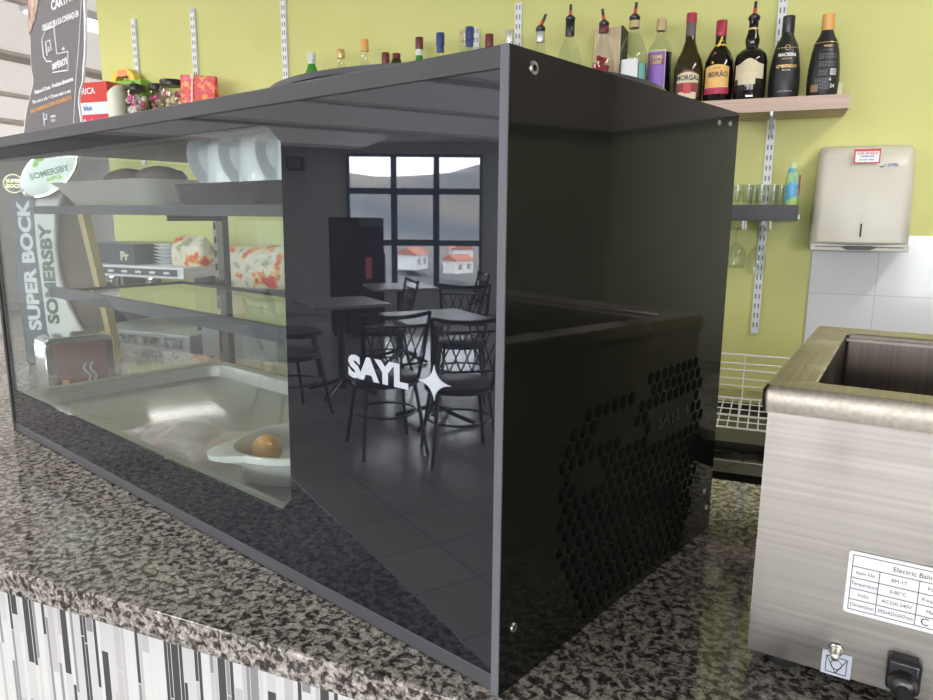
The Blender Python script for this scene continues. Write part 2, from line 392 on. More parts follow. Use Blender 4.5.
struct(obj('trim_4', b, m_glow_sheet))

# window wall (angled) seen mirrored in the black glass
TL = Vector((-9.41, -3.77)); BR = Vector((-8.41, -5.43)); dW = (BR - TL).normalized()
pA = TL - dW * 1.365; pB = TL + dW * 3.77
wz0, wz1 = ZC - .685, ZC + 1.232
wl = (BR - TL).length; s0 = 1.365
wall('wall_left', pA, pB, 0, 3.0, .2, m_grey_wall, [(s0, s0 + wl, wz0, wz1)], side=-1)
r = window('window_1', TL, BR, wz0, wz1, (wl * .345, wl * .66), (.67 * 1.0, 1.40), m_frame_blue, .085, inner=[(wl * .345, wl * .66, .67, 1.40)])
place_portal(*r, TL, wz0, (-dW.y * 1, dW.x) if (-dW.y) > 0 else (dW.y, -dW.x))
wall('wall_left_rear', pA, (pA.x, YB), 0, 3.0, .2, m_grey_wall, [(3.4, 8.8, .5, 2.35)], side=1)
r = window('window_2', (pA.x, pA.y + 3.4), (pA.x, pA.y + 8.8), .5, 2.35, (1.35, 2.7, 4.05), (1.1,), m_frame_blue, .07)
place_portal(*r, (pA.x, pA.y + 3.4), .5, (1, 0))
# customer-side wall behind the camera with big windows
ops = [(-6.6, -3.6), (-2.8, .9), (1.7, 5.4)]
wall('wall_front', (-8.2, YF), (XR, YF), 0, 3.0, .2, m_grey_wall, [(a + 8.2, c + 8.2, .45, 2.45) for a, c in ops], side=-1)
for i, (a, c) in enumerate(ops):
    r = window('window_%d' % (3 + i), (a, YF), (c, YF), .45, 2.45, tuple((c - a) * k / 3 for k in (1, 2)), (1.4,), m_frame_blue, .07)
    place_portal(*r, (a, YF), .45, (0, 1))
wall('wall_right', (XR, YF - .2), (XR, YB + .2), 0, 3.0, .2, m_grey_wall, [], side=-1)
wall('wall_back', (pA.x - .2, YB), (XR, YB), 0, 3.0, .2, m_grey_wall, [], side=1)
# the green bar wall
b = B().box(-2.765, 2.35, 2.10, 2.28, 0, CEIL + .02)
struct(obj('wall_bar', b, m_green))
b = B().box(.298, 1.05, 2.092, 2.10, 0, ZC + .331)
o = struct(obj('trim_2', b, m_walltile)); o.location = (0, 0, 0)
# tile grid is laid in counter-height coordinates
o.data.transform(Matrix.Translation((0, 0, -ZC))); o.location.z = ZC
# green return wall and brown-grey boxing at the service end, seen mirrored in the side of the case
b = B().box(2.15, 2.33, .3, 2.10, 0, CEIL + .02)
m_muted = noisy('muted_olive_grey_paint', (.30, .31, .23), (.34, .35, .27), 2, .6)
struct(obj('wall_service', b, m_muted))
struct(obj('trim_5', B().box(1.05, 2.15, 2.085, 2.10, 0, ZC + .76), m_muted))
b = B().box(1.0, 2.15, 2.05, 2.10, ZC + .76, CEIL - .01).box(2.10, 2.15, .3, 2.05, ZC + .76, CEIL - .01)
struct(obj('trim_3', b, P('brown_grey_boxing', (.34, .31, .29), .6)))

# outside: hillside with houses
b = B(); n = 26
for i in range(n + 1):
    for j in range(n + 1):
        x = -120 + 105 * i / n; y = -120 + 150 * j / n
        hgt = (15 - .08 * (y + 45)) * math.exp(-((x + 105) / 29) ** 2) + 5 * sin(y * .05 + 1.2) * math.exp(-((x + 95) / 40) ** 2) + .6 * sin(x * .3) * cos(y * .22)
        b.v.append((x, y, -3.5 + hgt))
for i in range(n):
    for j in range(n): b.f.append((i * (n + 1) + j, (i + 1) * (n + 1) + j, (i + 1) * (n + 1) + j + 1, i * (n + 1) + j + 1)); b.sm.append(True)
tag(obj('hillside', b, noisy('hazy_hill_scrub', (.075, .085, .10), (.17, .14, .12), .06, .9, 6)), 'hazy wooded hillside beyond the window, seen mirrored in black glass', 'hill')
def house(loc, rz, s, wallc, label):
    t = thing('village_house', label, 'house', loc, rz, 'houses on the hillside')
    obj('house_walls', B().box(-3 * s, 3 * s, -2 * s, 2 * s, 0, 3 * s), wallc, t)
    obj('house_roof', B().prism([(-2.4 * s, 3 * s), (2.4 * s, 3 * s), (0, 4.4 * s)], -3.3 * s, 3.3 * s, 'x'), P('terracotta_roof', (.42, .16, .10), .8), t)
    for k in (-1.4, 1.4): obj('house_window', B().box(k * s - .5 * s, k * s + .5 * s, -2.06 * s, -1.98 * s, 1 * s, 2.2 * s), m_lab_grey, t)
house((-52, -27, -2.9), .9, .40, m_white, 'white house with red roof, centre of the mirrored window view')
house((-49, -29.5, -3.1), 1.3, .34, m_cream, 'cream house right of the other in the mirrored view')
house((-56, -34, -2.9), .4, .45, m_white, 'pale house at right end of the mirrored hillside')

# ceiling strip lamps: only the first is seen, the others are added fill light
def strip_lamp(loc, label, power=20):
    t = thing('ceiling_strip_lamp', label, 'lamp', loc, 0, 'ceiling strip lamps')
    obj('lamp_housing', B().box(-.14, .14, -.62, .62, -.06, 0), m_white, t)
    obj('lamp_diffuser', B().box(-.12, .12, -.60, .60, -.075, -.06), P('lit_diffuser', (.9, .9, .9), .5, emit=(1, .97, .92), estr=power), t)
strip_lamp((-4.34, 3.62, CEIL - .012), 'lit ceiling strip lamp beside the paper banner at upper left', 2.5)
strip_lamp((-3.6, -4.9, CEIL - .01), 'added strip lamp lighting the dining tables, behind the camera')
strip_lamp((1.3, .9, CEIL - .0), 'added strip lamp lighting the bain marie end of the bar, out of the picture')
strip_lamp((-1.5, -.55, CEIL - .0), 'added strip lamp lighting the customer side of the display case, out of the picture')
strip_lamp((-3.2, .6, CEIL - .012), 'ceiling strip lamp beyond the left end of the case, out of the picture')
strip_lamp((-6.6, -1.2, cz(-6.6) - .01), 'added strip lamp lighting the tables by the window wall')

# ================================================================== THE COUNTER
b = B().prism([(-3.2, -.016), (2.14, -.016), (2.14, .592), (-.62, .592), (-.62, 1.02), (-3.2, 1.02)], -.030, 0)
o = obj('granite_counter', b, m_granite, loc=(0, 0, ZC), bevel=.0025); tag(o, 'speckled grey polished granite bar counter carrying the black display case', 'counter')
b = B().box(-3.15, 2.13, .0, .56, -ZC, -.0305); b.box(-3.15, -.66, .56, .98, -ZC, -.0305)
o2 = obj('bar_front', b, m_mosaic, o); o2['label'] = 'front of white, grey and black vertical strip mosaic'

# ================================================================== THE DISPLAY CASE
CY = -.3095; U = Vector((cos(CY), sin(CY), 0)); V_ = Vector((-sin(CY), cos(CY), 0))
L_, D_, H_ = 1.087, .427, .498
def cw(a, b_, z=0): return Vector((0, 0, ZC + z)) + U * a + V_ * b_
case = thing('display_case', 'long black countertop display case with glass front, standing on the granite', 'display case', (0, 0, ZC), CY)
# right side panel with honeycomb vents
def hexpts(cx, cy_, r): return [(cx + r * sin(pi / 3 * k), cy_ + r * cos(pi / 3 * k)) for k in range(6)]
cu = bpy.data.curves.new('side_panel', 'CURVE'); cu.dimensions = '2D'; cu.fill_mode = 'BOTH'; cu.extrude = .0035
def spl(pts):
    s = cu.splines.new('POLY'); s.points.add(len(pts) - 1); s.use_cyclic_u = True
    for i, (x, y) in enumerate(pts): s.points[i].co = (x, y, 0, 1)
spl([(0, 0), (D_, 0), (D_, H_), (0, H_)])
zone = [(.243, .224), (.356, .226), (.382, .168), (.366, .06), (.345, .008), (.125, .008), (.078, .09), (.080, .186), (.128, .212), (.236, .209)]
def inside(x, y, pg):
    c = False; j = len(pg) - 1
    for i in range(len(pg)):
        if (pg[i][1] > y) != (pg[j][1] > y) and x < (pg[j][0] - pg[i][0]) * (y - pg[i][1]) / (pg[j][1] - pg[i][1]) + pg[i][0]: c = not c
        j = i
    return c
row = 0; z = .016
while z < .225:
    x = .07 + (.00785 if row % 2 else 0)
    while x < .39:
        ok = inside(x, z, zone) and not (.246 < x < .348 and .155 < z < .187)
        if .135 < x < .215 and .183 < z < .2: ok = False
        if .105 < x < .15 and .135 < z < .165: ok = False
        if .19 < x < .235 and .160 < z < .178: ok = False
        if ok: spl(hexpts(x, z, .0073))
        x += .0157
    z += .0129; row += 1
t_ = bpy.data.objects.new('tmp', cu); COL.objects.link(t_)
me = bpy.data.meshes.new_from_object(t_.evaluated_get(bpy.context.evaluated_depsgraph_get())); bpy.data.objects.remove(t_)
me.materials.clear(); me.materials.append(m_case_side)
side = bpy.data.objects.new('side_panel', me); COL.objects.link(side); side.parent = case
side.rotation_euler = (pi / 2, 0, pi / 2); side.location = (-.0035, 0, 0)
side['label'] = 'glossy black right side panel with honeycomb vent holes'
obj('panel_edge', B().box(-.0072, .0001, -.0012, .0, .0, H_), m_edge, case)
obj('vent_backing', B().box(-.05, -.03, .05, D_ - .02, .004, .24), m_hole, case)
mk = text('SAYL', .020, m_black, case, (.0006, .292, .171), (pi / 2, 0, pi / 2), 'vent_logo', bold=.0006, sx=1.25)
def star(cx, cy_, rx, ry):
    pts = []
    for k in range(4):
        a = k * pi / 2
        for t in (0, .5):
            pass
    # four-pointed star with concave sides
    out = []
    corner = [(0, ry), (rx, 0), (0, -ry), (-rx, 0)]
    for i in range(4):
        p0 = Vector(corner[i]); p2 = Vector(corner[(i + 1) % 4]); p1 = Vector((0, 0)) + (p0 + p2) * .10
        for k in range(7):
            t = k / 7; q = (1 - t) ** 2 * p0 + 2 * t * (1 - t) * p1 + t * t * p2; out.append((cx + q.x, cy_ + q.y))
    return out
b = B().prism([(x, y) for x, y in star(.336, .169, .007, .009)], .0003, .0008, 'x'); obj('vent_star', b, m_black, case)
for (bb, zz, rr) in ((.028, .486, .0058), (.371, .482, .0036), (.402, .484, .0036), (.018, .053, .0046), (.404, .055, .0036), (.414, .031, .0036)):
    rb_ = rr * .85; b = B().lathe([(.48 * rb_, .0002), (.48 * rb_, .0014), (.92 * rb_, .0014), (rb_, .0009), (rb_, 0)], 24, smooth=False)
    o = obj('bolt', b, m_nickel, case, (0, bb, zz), (0, pi / 2, 0)); obj('bolt_socket', B().lathe([(1e-5, .0004), (.47 * rb_, .0004), (.47 * rb_, 0)], 6, smooth=False), m_hole, o)
# left side: clear glass with a black edge strip
obj('left_glass', B().box(-L_, -L_ + .006, .004, D_ - .005, .070, H_ - .02), m_glass, case)
obj('left_frame', B().box(-L_, -L_ + .004, -.001, .006, .02, H_ - .016).box(-L_, -L_ + .008, .0, D_, 0, .070), m_black, case)
obj('left_edge', B().box(-L_ - .003, -L_ - .0005, -.003, .004, 0, H_ - .016), m_chrome, case)
# top board
obj('top_board', B().box(-L_, -.0072, -.001, D_, H_ - .0155, H_), m_case_top, case, bevel=.0008)
obj('top_rail', B().box(-L_ + .006, -.0072, .007, .030, H_ - .034, H_ - .0155).box(-L_ + .006, -.0072, D_ - .03, D_ - .004, H_ - .034, H_ - .0155), m_black, case)
# bottom rail, plinth
obj('bottom_rail', B().box(-L_ + .001, -.0072, .0, .012, .0015, .0165), m_profile, case, bevel=.001)
obj('base_tray', B().box(-L_ + .008, -.0072, .012, D_ - .004, .004, .040), m_black, case)
# front glass: clear window with chamfered corners, printed black around it
out = [(-L_ + .005, .0165), (-.0072, .0165), (-.0072, H_ - .0158), (-L_ + .005, H_ - .0158)]
win = [(-1.070, .077), (-.290, .077), (-.2715, .096), (-.2660, .448), (-.2880, .466), (-1.070, .466)]
def ring_mesh(outer, inner, y0, y1):
    cu = bpy.data.curves.new('r', 'CURVE'); cu.dimensions = '2D'; cu.fill_mode = 'BOTH'; cu.extrude = (y1 - y0) / 2
    for pts in (outer, inner):
        s = cu.splines.new('POLY'); s.points.add(len(pts) - 1); s.use_cyclic_u = True
        for i, (x, y) in enumerate(pts): s.points[i].co = (x, y, 0, 1)
    t = bpy.data.objects.new('tmp', cu); COL.objects.link(t)
    me = bpy.data.meshes.new_from_object(t.evaluated_get(bpy.context.evaluated_depsgraph_get())); bpy.data.objects.remove(t)
    me.materials.clear(); me.transform(Matrix.Translation((0, (y0 + y1) / 2, 0)) @ Matrix.Rotation(pi / 2, 4, 'X')); return me
me = ring_mesh(out, win, .0, .004); me.materials.append(m_gloss_black)
fp = bpy.data.objects.new('front_panel', me); COL.objects.link(fp); fp.parent = case; fp['label'] = 'glossy black printed glass surround of the front window'
obj('front_glass', B().prism(win, .0005, .0035, 'y'), m_glass, case)
# logo on the front
lg = text('SAYL', .0262, m_logo_white, case, (-.1385, -.0006, .2480), (pi / 2, 0, 0), 'front_logo', bold=.0015, sx=1.26, spacing=1.02)
b = B().prism(star(-.0700, .2495, .0185, .0150), -.0012, -.0004, 'y'); obj('front_star', b, m_logo_white, case)
# rear: frame, sliding glass doors, slotted uprights
b = B()
for a in (-L_ + .006, -.03): b.box(a, a + .022, D_ - .022, D_ - .003, .04, H_ - .034)
b.box(-L_ + .006, -.008, D_ - .024, D_ - .002, .04, .062); b.box(-L_ + .006, -.008, D_ - .024, D_ - .002, H_ - .05, H_ - .034)
obj('rear_frame', b, m_profile, case)
obj('rear_door', B().box(-L_ + .03, -.55, D_ - .012, D_ - .009, .062, H_ - .05), m_glass2, case)
obj('rear_door', B().box(-.57, -.03, D_ - .019, D_ - .016, .062, H_ - .05), m_glass2, case)
for a in (-L_ + .034, -.045):
    b = B().box(a, a + .012, D_ - .042, D_ - .028, .045, H_ - .035); up = obj('shelf_upright', b, m_chrome, case)
    b = B()
    for k in range(14): zz = .07 + k * .028; b.box(a + .003, a + .009, D_ - .0428, D_ - .0418, zz, zz + .014)
    obj('upright_slots', b, m_black, up)
# shelves
def shelf(z0, z1, b0, b1, nm):
    o = obj(nm, B().box(-1.035, -.012, b0 + .010, b1, z0 + .004, z0 + .0095), m_glass2, case)
    obj('shelf_trim', B().box(-1.035, -.012, b0, b0 + .010, z0, z1), m_profile, o)
    obj('shelf_trim', B().box(-1.035, -.012, b1, b1 + .006, z0, z0 + .012), m_black, o)
    obj('shelf_trim', B().box(-1.041, -1.035, b0, b1 + .006, z0, z0 + .012), m_black, o)
    for a in (-1.04, -.04): obj('shelf_bracket', B().box(a, a + .004, b1 + .006, D_ - .03, z0 - .012, z0 + .008), m_black, o)
shelf(.3795, .3925, .05, .275, 'glass_shelf'); shelf(.2380, .2560, .062, .300, 'glass_shelf')
# stainless basin floor with rounded rim
def rr(x0, x1, y0, y1, r, z, k=6):
    pts = []
    for cx, cy_, a0 in ((x1 - r, y1 - r, 0), (x0 + r, y1 - r, pi / 2), (x0 + r, y0 + r, pi), (x1 - r, y0 + r, 3 * pi / 2)):
        for i in range(k + 1): a = a0 + pi / 2 * i / k; pts.append((cx + r * cos(a), cy_ + r * sin(a), z))
    return pts
def bowl(loops):
    b = B(); m = len(loops[0])
    for l in loops: b.v += l
    for j in range(len(loops) - 1):
        for i in range(m): i2 = (i + 1) % m; b.f.append((j * m + i, j * m + i2, (j + 1) * m + i2, (j + 1) * m + i)); b.sm.append(True)
    b.f.append(tuple((len(loops) - 1) * m + i for i in range(m))); b.sm.append(True); return b
A0, A1, B0, B1 = -1.074, -.012, .007, .392
lo = [rr(A0, A1, B0, B1, .012, .066), rr(A0, A1, B0, B1, .012, .0715), rr(A0 + .016, A1 - .016, B0 + .014, B1 - .014, .04, .0715), rr(A0 + .021, A1 - .021, B0 + .019, B1 - .019, .038, .068), rr(A0 + .026, A1 - .026, B0 + .026, B1 - .026, .035, .0475), rr(A0 + .034, A1 - .034, B0 + .034, B1 - .034, .03, .0435)]
o = obj('steel_basin', bowl(lo), m_basin, case)
sd = o.modifiers.new('s', 'SOLIDIFY'); sd.thickness = .001; sd.offset = 1
# compressor box inside the right end (behind the black part of the glass)
# ------------------------------------------------------------------ things inside the case
d = thing('gratin_dish', 'white oval gratin dish with lug handles in the steel basin', 'dish', cw(-.440, .143, .0455), CY + radians(70))
loops = []
def oval(rx, ry, z, lug=0, n=96):
    pts = []
    for i in range(n):
        a = 2 * pi * i / n; x = rx * cos(a); y = ry * sin(a)
        if lug:
            k = max(0, 1 - (sin(a) / .42) ** 2) ** .6 if abs(sin(a)) < .42 else 0; x += (1 if x > 0 else -1) * lug * k; 
        pts.append((x, y, z))
    return pts
lp = [oval(.070, .058, 0), oval(.080, .066, .004), oval(.088, .076, .028), oval(.091, .079, .033, .020), oval(.095, .083, .0370, .028), oval(.095, .083, .0435, .029), oval(.093, .081, .045, .027), oval(.088, .076, .0445, .003), oval(.084, .072, .036), oval(.080, .066, .012), oval(.070, .056, .007)]
obj('dish_body', bowl(lp[:]), m_cream, d)
b = B(); b.lathe([(1e-5, -.0195), (.010, -.0175), (.018, -.009), (.0205, 0), (.018, .010), (.010, .0165), (.004, .019), (.002, .024), (1e-5, .025)], 24)
o = obj('onion', b, m_onion, loc=cw(-.480, .112, .0455 + .0285), rot=(.5, .9, 0)); tag(o, 'small golden-brown onion lying in the white gratin dish', 'onion')
# crumpled bag with pink contents
b = B(); nx, ny = 26, 14
for i in range(nx + 1):
    for j in range(ny + 1):
        u = i / nx; v = j / ny; e = (sin(pi * u) * sin(pi * v)) ** .5
        x = -.80 + .245 * u + .010 * sin(9 * v); y = .060 + .115 * v + .010 * sin(11 * u)
        b.v.append((x, y, .0455 + e * (.016 + .006 * sin(13 * u + 4 * v) + .005 * random.random())))
for i in range(nx):
    for j in range(ny): b.f.append((i * (ny + 1) + j, (i + 1) * (ny + 1) + j, (i + 1) * (ny + 1) + j + 1, i * (ny + 1) + j + 1)); b.sm.append(True)
bt = len(b.v); b.v += [(x, y, .0447) for x, y in ((-.80, .06), (-.555, .06), (-.555, .175), (-.80, .175))]; b.f.append((bt, bt + 3, bt + 2, bt + 1)); b.sm.append(False)
o = obj('food_bag', b, m_bag, loc=(0, 0, ZC), rot=(0, 0, CY)); tag(o, 'crumpled clear bag with pinkish contents lying in the steel basin', 'bag')
o = obj('yellow_tag', B().box(-.012, .012, -.006, .006, 0, .004), m_yellow_card, loc=cw(-.535, .255, .0447), rot=(0, 0, CY + .3)); tag(o, 'small yellow card lying behind the gratin dish in the basin', 'card')
# long beige dish with buns on the top shelf
zs = .3895
d = thing('serving_dish', 'long beige rectangular serving dish on the upper glass shelf', 'dish', cw(-.868, .150, zs), CY)
lp = [rr(-.135, .135, -.045, .045, .02, .001), rr(-.143, .143, -.052, .052, .025, .005), rr(-.168, .168, -.075, .075, .03, .037), rr(-.173, .173, -.080, .080, .03, .041), rr(-.169, .169, -.076, .076, .03, .041), rr(-.145, .145, -.052, .052, .025, .010), rr(-.138, .138, -.046, .046, .02, .008)]
obj('dish_body', bowl(lp), m_beige, d)
for i, (a, lab) in enumerate(((-.935, 'brown bun at the left end of the long beige dish'), (-.825, 'brown bun at the right of the long beige dish'))):
    o = obj('bread_bun', B().sphere((0, 0, 0), .042, 22, .62), m_bun, loc=cw(a, .165, zs + .041)); tag(o, lab, 'bread', 'buns in the beige dish')
b = B().lathe([(1e-5, 0), (.019, 0), (.021, .004), (.016, .018), (.012, .030), (.017, .045), (.019, .056), (.014, .064), (.009, .069), (1e-5, .070)], 20)
o = obj('pepper_mill', b, m_blackplas, loc=cw(-.955, .262, zs)); tag(o, 'dark pepper mill behind the beige dish on the upper shelf', 'pepper mill')
# dark tray with cups and saucers
tr = thing('cup_tray', 'dark flat tray under the white cups on the upper shelf', 'tray', cw(-.325, .112, zs), CY)
lp = [rr(-.225, .225, -.060, .060, .012, .000), rr(-.230, .230, -.064, .064, .014, .006), rr(-.235, .235, -.070, .070, .015, .028), rr(-.232, .232, -.067, .067, .014, .028), rr(-.229, .229, -.064, .064, .013, .0205)]
obj('tray_body', bowl(lp), m_blackplas, tr)
cz0 = zs + .0210
def cup(loc, rz, label):
    t = thing('coffee_cup', label, 'cup', loc, rz, 'white cups on the upper shelf')
    b = B().lathe([(1e-5, .065), (.018, .065), (.0200, .067), (.0230, .063), (.0265, .044), (.0280, .018), (.0283, .001), (.027, .001), (.0265, .018), (.024, .044), (.018, .060), (1e-5, .061)], 36)
    obj('cup_body', b, m_ceramic, t)
    pts = [(.026 + .017 * sin(pi * k / 8) if 0 < k < 8 else .026, 0, .048 - .034 * k / 8) for k in range(9)]
    obj('handle', B().tube(pts, .0033, 8), m_ceramic, t); return t
def saucer(loc, rot, label):
    t = thing('saucer', label, 'saucer', loc, 0, 'white saucers on the upper shelf'); t.rotation_euler = rot
    b = B().lathe([(1e-5, .002), (.018, .002), (.020, 0), (.022, .001), (.033, .005), (.040, .010), (.041, .0115), (.039, .0115), (.032, .0075), (.022, .004), (.019, .006), (1e-5, .005)], 40)
    obj('saucer_body', b, m_ceramic, t); return t
ord_ = ['leftmost', 'middle', 'rightmost']
for i, (a, sa) in enumerate(((-.496, -.531), (-.426, -.461), (-.352, -.388))):
    cup(cw(a, .088, cz0), CY + 1.57, 'upside-down white coffee cup, %s of the visible three on the dark tray' % ord_[i])
    saucer(cw(sa, .086, cz0 + .0400), (0, radians(88), CY), 'white saucer standing on edge, %s of three beside the cups' % ord_[i])

# ------------------------------------------------------------------ things on top of the case
t = thing('round_tray', 'large round dark serving tray lying on top of the display case', 'tray', cw(-.315, .325, H_), CY)
b = B().lathe([(1e-5, 0), (.195, 0), (.203, .002), (.232, .014), (.246, .019), (.2505, .0225), (.250, .0285), (.247, .0285), (.243, .022), (.230, .017), (.200, .005), (1e-5, .004)], 96)
obj('tray_body', b, P('worn_dark_metal_tray', (.09, .09, .10), .32, .6), t)
Lp = [(-.974, .705), (-.985, .648), (-.992, .61), (-.989, .589), (-.997, .577), (-1.032, .544), (-1.052, .515), (-1.056, .499)]
Rp = [(-.828, .499), (-.822, .514), (-.825, .538), (-.818, .554), (-.804, .569), (-.797, .587), (-.787, .612), (-.776, .67)]
outer = [(-.955, .76)] + Lp + Rp + [(-.770, .76)]
bn = thing('paper_banner', 'grey wavy-edged card banner with white spiral logo standing on the case', 'banner', (0, 0, ZC), CY)
def smooth_poly(pts, n=3):
    out = []
    m = len(pts)
    for i in range(m):
        p0, p1, p2, p3 = [Vector(pts[(i + k - 1) % m]) for k in range(4)]
        sharp = (i in (0, 8, 16) or (i + 1) % m in (0, 8, 9, 17)) and False
        for k in range(n):
            t = k / n; q = .5 * ((2 * p1) + (-p0 + p2) * t + (2 * p0 - 5 * p1 + 4 * p2 - p3) * t * t + (-p0 + 3 * p1 - 3 * p2 + p3) * t ** 3); out.append((q.x, max(q.y, .4982)))
    return out
so = smooth_poly(outer, 4)
cxm = -.91
obj('banner_card', B().prism(so, .050, .0525, 'y'), P('banner_white_edge', (.80, .79, .80), .5), bn)
m_ban = P('banner_warm_grey', (.135, .125, .13), .45)
inn = [(cxm + (x - cxm) * .955, y) for x, y in so]
obj('banner_print', B().prism(inn, .0492, .0499, 'y'), m_ban, bn)
obj('banner_fold', B().prism([(-.842, .499), (-.8465, .514), (-.826, .57), (-.808, .61), (-.784, .672), (-.782, .76), (-.7805, .76), (-.783, .672), (-.8065, .61), (-.8245, .57), (-.845, .514), (-.8405, .499)], .0484, .0491, 'y'), m_white_paper, bn)
obj('banner_photo', B().prism([(-.974, .720), (-.984, .655), (-.955, .672), (-.930, .700), (-.925, .76), (-.955, .76)], .0482, .0490, 'y'), noisy('food_photo_print', (.20, .10, .07), (.62, .46, .38), 60, .5), bn)
R90 = (pi / 2, 0, 0)
def btxt(s, sz, x, z, w=None, rot=0, mat=m_white_paper, bold=.0002, nm='banner_lettering'):
    me = text_mesh(s, sz, mat, nm, bold=bold)
    if w:
        xs = [v.co.x for v in me.vertices]; k = w / (max(xs) - min(xs))
        for v in me.vertices: v.co.x *= k
    o = bpy.data.objects.new(nm, me); COL.objects.link(o); o.parent = bn; o.location = (x, .0482, z); o.rotation_euler = (pi / 2, -rot, 0)
btxt('CARTÃO', .018, -.845, .681, .085, .02, bold=.0007)
btxt('OBRIGADO PELA SUA CONFIANÇA EM', .011, -.862, .656, .132, -.0, bold=.0004)
btxt("IMPÉRIO'S", .012, -.876, .5985, .056, .04, bold=.0005)
btxt('da', .007, -.858, .618, .010)
btxt('Petiscos & Doces - Produtos alimentares', .0085, -.908, .571, .150, .03, bold=.0003)
btxt('Pão nós a nós + Doces sem a seu', .0072, -.920, .5565, .150, .02)
btxt('ENCOMENDAS SOB CONSULTA', .0080, -.925, .545, .165, .045, mat=P('banner_orange_ink', (.62, .30, .10), .5), bold=.0004)
btxt('IMPERIAL', .005, -.918, .5275, .020); btxt('DOCES', .005, -.920, .5215, .016)
obj('banner_emblem', B().box(-.957, -.9545, .0480, .0490, .5165, .536).box(-.9545, -.944, .0480, .0490, .5245, .5265).box(-.9455, -.9435, .0480, .0490, .5245, .534), m_white_paper, bn)
sp = [(-.915, .652), (-.885, .652), (-.883, .614), (-.843, .612), (-.848, .587), (-.905, .590)]
sp2 = [(-.907, .606), (-.923, .608), (-.934, .616), (-.934, .641), (-.915, .652)]
sp3 = [(-.920, .616), (-.9205, .636), (-.904, .636), (-.902, .622), (-.912, .620), (-.912, .628)]
for k, pl in enumerate((sp, [(-.885, .6535), (-.915, .652), (-.934, .641), (-.934, .616), (-.923, .608), (-.905, .606)], sp3)):
    obj('banner_spiral', B().tube([(x, .0487, z) for x, z in pl], .0011, 6), m_white_paper, bn)
obj('banner_stay', B().prism([(-1.02, .499), (-.93, .499), (-.93, .70), (-1.0, .70)], .0765, .0785, 'y').box(-.97, -.935, .0525, .078, .697, .700), m_ban, bn)
o = obj('white_card_box', B().box(-.05, .05, -.02, .02, 0, .036), m_white_paper, loc=cw(-1.045, .165, H_), rot=(0, 0, CY), bevel=.001); tag(o, 'small white card box at the left end on top of the case', 'box')
o2 = obj('box_dot', B().lathe([(1e-5, 0), (.004, 0), (.004, .001), (1e-5, .001)], 16), m_ink, o, (.035, -.0203, .022), (pi / 2, 0, 0))

# ================================================================== BAIN MARIE
BX, BY, BA, BD = .1784, .1232, -.1534, .3811
bm_ = thing('bain_marie', 'brushed steel electric bain marie with open basin, at right on the granite', 'bain marie', (BX, BY, ZC), BA)
BW = .60
b = B().box(.004, BW - .004, .004, .007, .015, .231).box(.004, BW - .004, BD - .007, BD - .004, .015, .231).box(.004, .007, .007, BD - .007, .015, .231).box(BW - .007, BW - .004, .007, BD - .007, .015, .231).box(.007, BW - .007, .007, BD - .007, .015, .018)
obj('housing', b, m_steel, bm_)
# rim: frame with rolled outer edge and open basin
IX0, IX1, IY0, IY1 = .034, BW - .034, .030, BD - .045
lo = [rr(0, BW, 0, BD, .004, .2285, 3), rr(-.001, BW + .001, -.001, BD + .001, .005, .236, 3), rr(-.001, BW + .001, -.001, BD + .001, .005, .246, 3), rr(.002, BW - .002, .002, BD - .002, .004, .2505, 3),
      rr(IX0, IX1, IY0, IY1, .006, .2505, 3), rr(IX0 + .0015, IX1 - .0015, IY0 + .0015, IY1 - .0015, .006, .249, 3)]
m = len(lo[0]); b = B()
for l in lo: b.v += l
for j in range(len(lo) - 1):
    for i in range(m): i2 = (i + 1) % m; b.f.append((j * m + i, j * m + i2, (j + 1) * m + i2, (j + 1) * m + i)); b.sm.append(True)
obj('rim', b, m_steel_y, bm_)
lo = [rr(IX0 + .0015, IX1 - .0015, IY0 + .0015, IY1 - .0015, .006, .249, 3), rr(IX0 + .003, IX1 - .003, IY0 + .003, IY1 - .003, .008, .060, 3), rr(IX0 + .01, IX1 - .01, IY0 + .01, IY1 - .01, .008, .055, 3)]
obj('basin', bowl(lo), m_steel_in, bm_)
obj('inner_ledge', B().box(IX0 + .002, IX1 - .002, IY1 - .012, IY1 - .002, .2425, .2455), m_steel, bm_)
for x, y in ((.03, .03), (.03, BD - .03), (BW - .03, .03), (BW - .03, BD - .03)):
    obj('foot', B().lathe([(1e-5, 0), (.013, 0), (.015, .003), (.0155, .016), (1e-5, .016)], 20), m_rubber, bm_, (x, y, 0))
# rating plate
pl = obj('rating_plate', B().prism([(p[0], p[1]) for p in rr(0, .118, 0, .0525, .0025, 0)], -.0004, .0004, 'y'), m_white_paper, bm_, (.0728, .0030, .0728), (0, .0, 0)); pl['label'] = 'white rating plate with a printed table'
def bl(x0, x1, z0, z1): return B().box(x0, x1, -.0008, -.0003, z0, z1)
b = B(); lw = .00022
def line(x0, z0, x1, z1):
    if x0 == x1: b.box(x0 - lw, x0 + lw, -.0008, -.0003, z0, z1)
    else: b.box(x0, x1, -.0008, -.0003, z0 - lw, z0 + lw)
zr = [.0035, .0122, .0212, .0305, .0400, .0495]
for z in zr: line(.0032, z, .1145, z)
for x in (.0032, .1145): line(x, zr[0], x, zr[-1])
for x in (.0222, .0485, .0700, .0900):
    line(x, zr[0], x, zr[-2])
obj('plate_table', b, m_ink, pl)
def pt(s, x, z, sz=.0046, sx=.95): text(s, sz, m_ink, pl, (x, -.0007, z), R90, 'plate_lettering', sx=sx)
pt('Electric Bain Marie', .050, .0445, .0054)
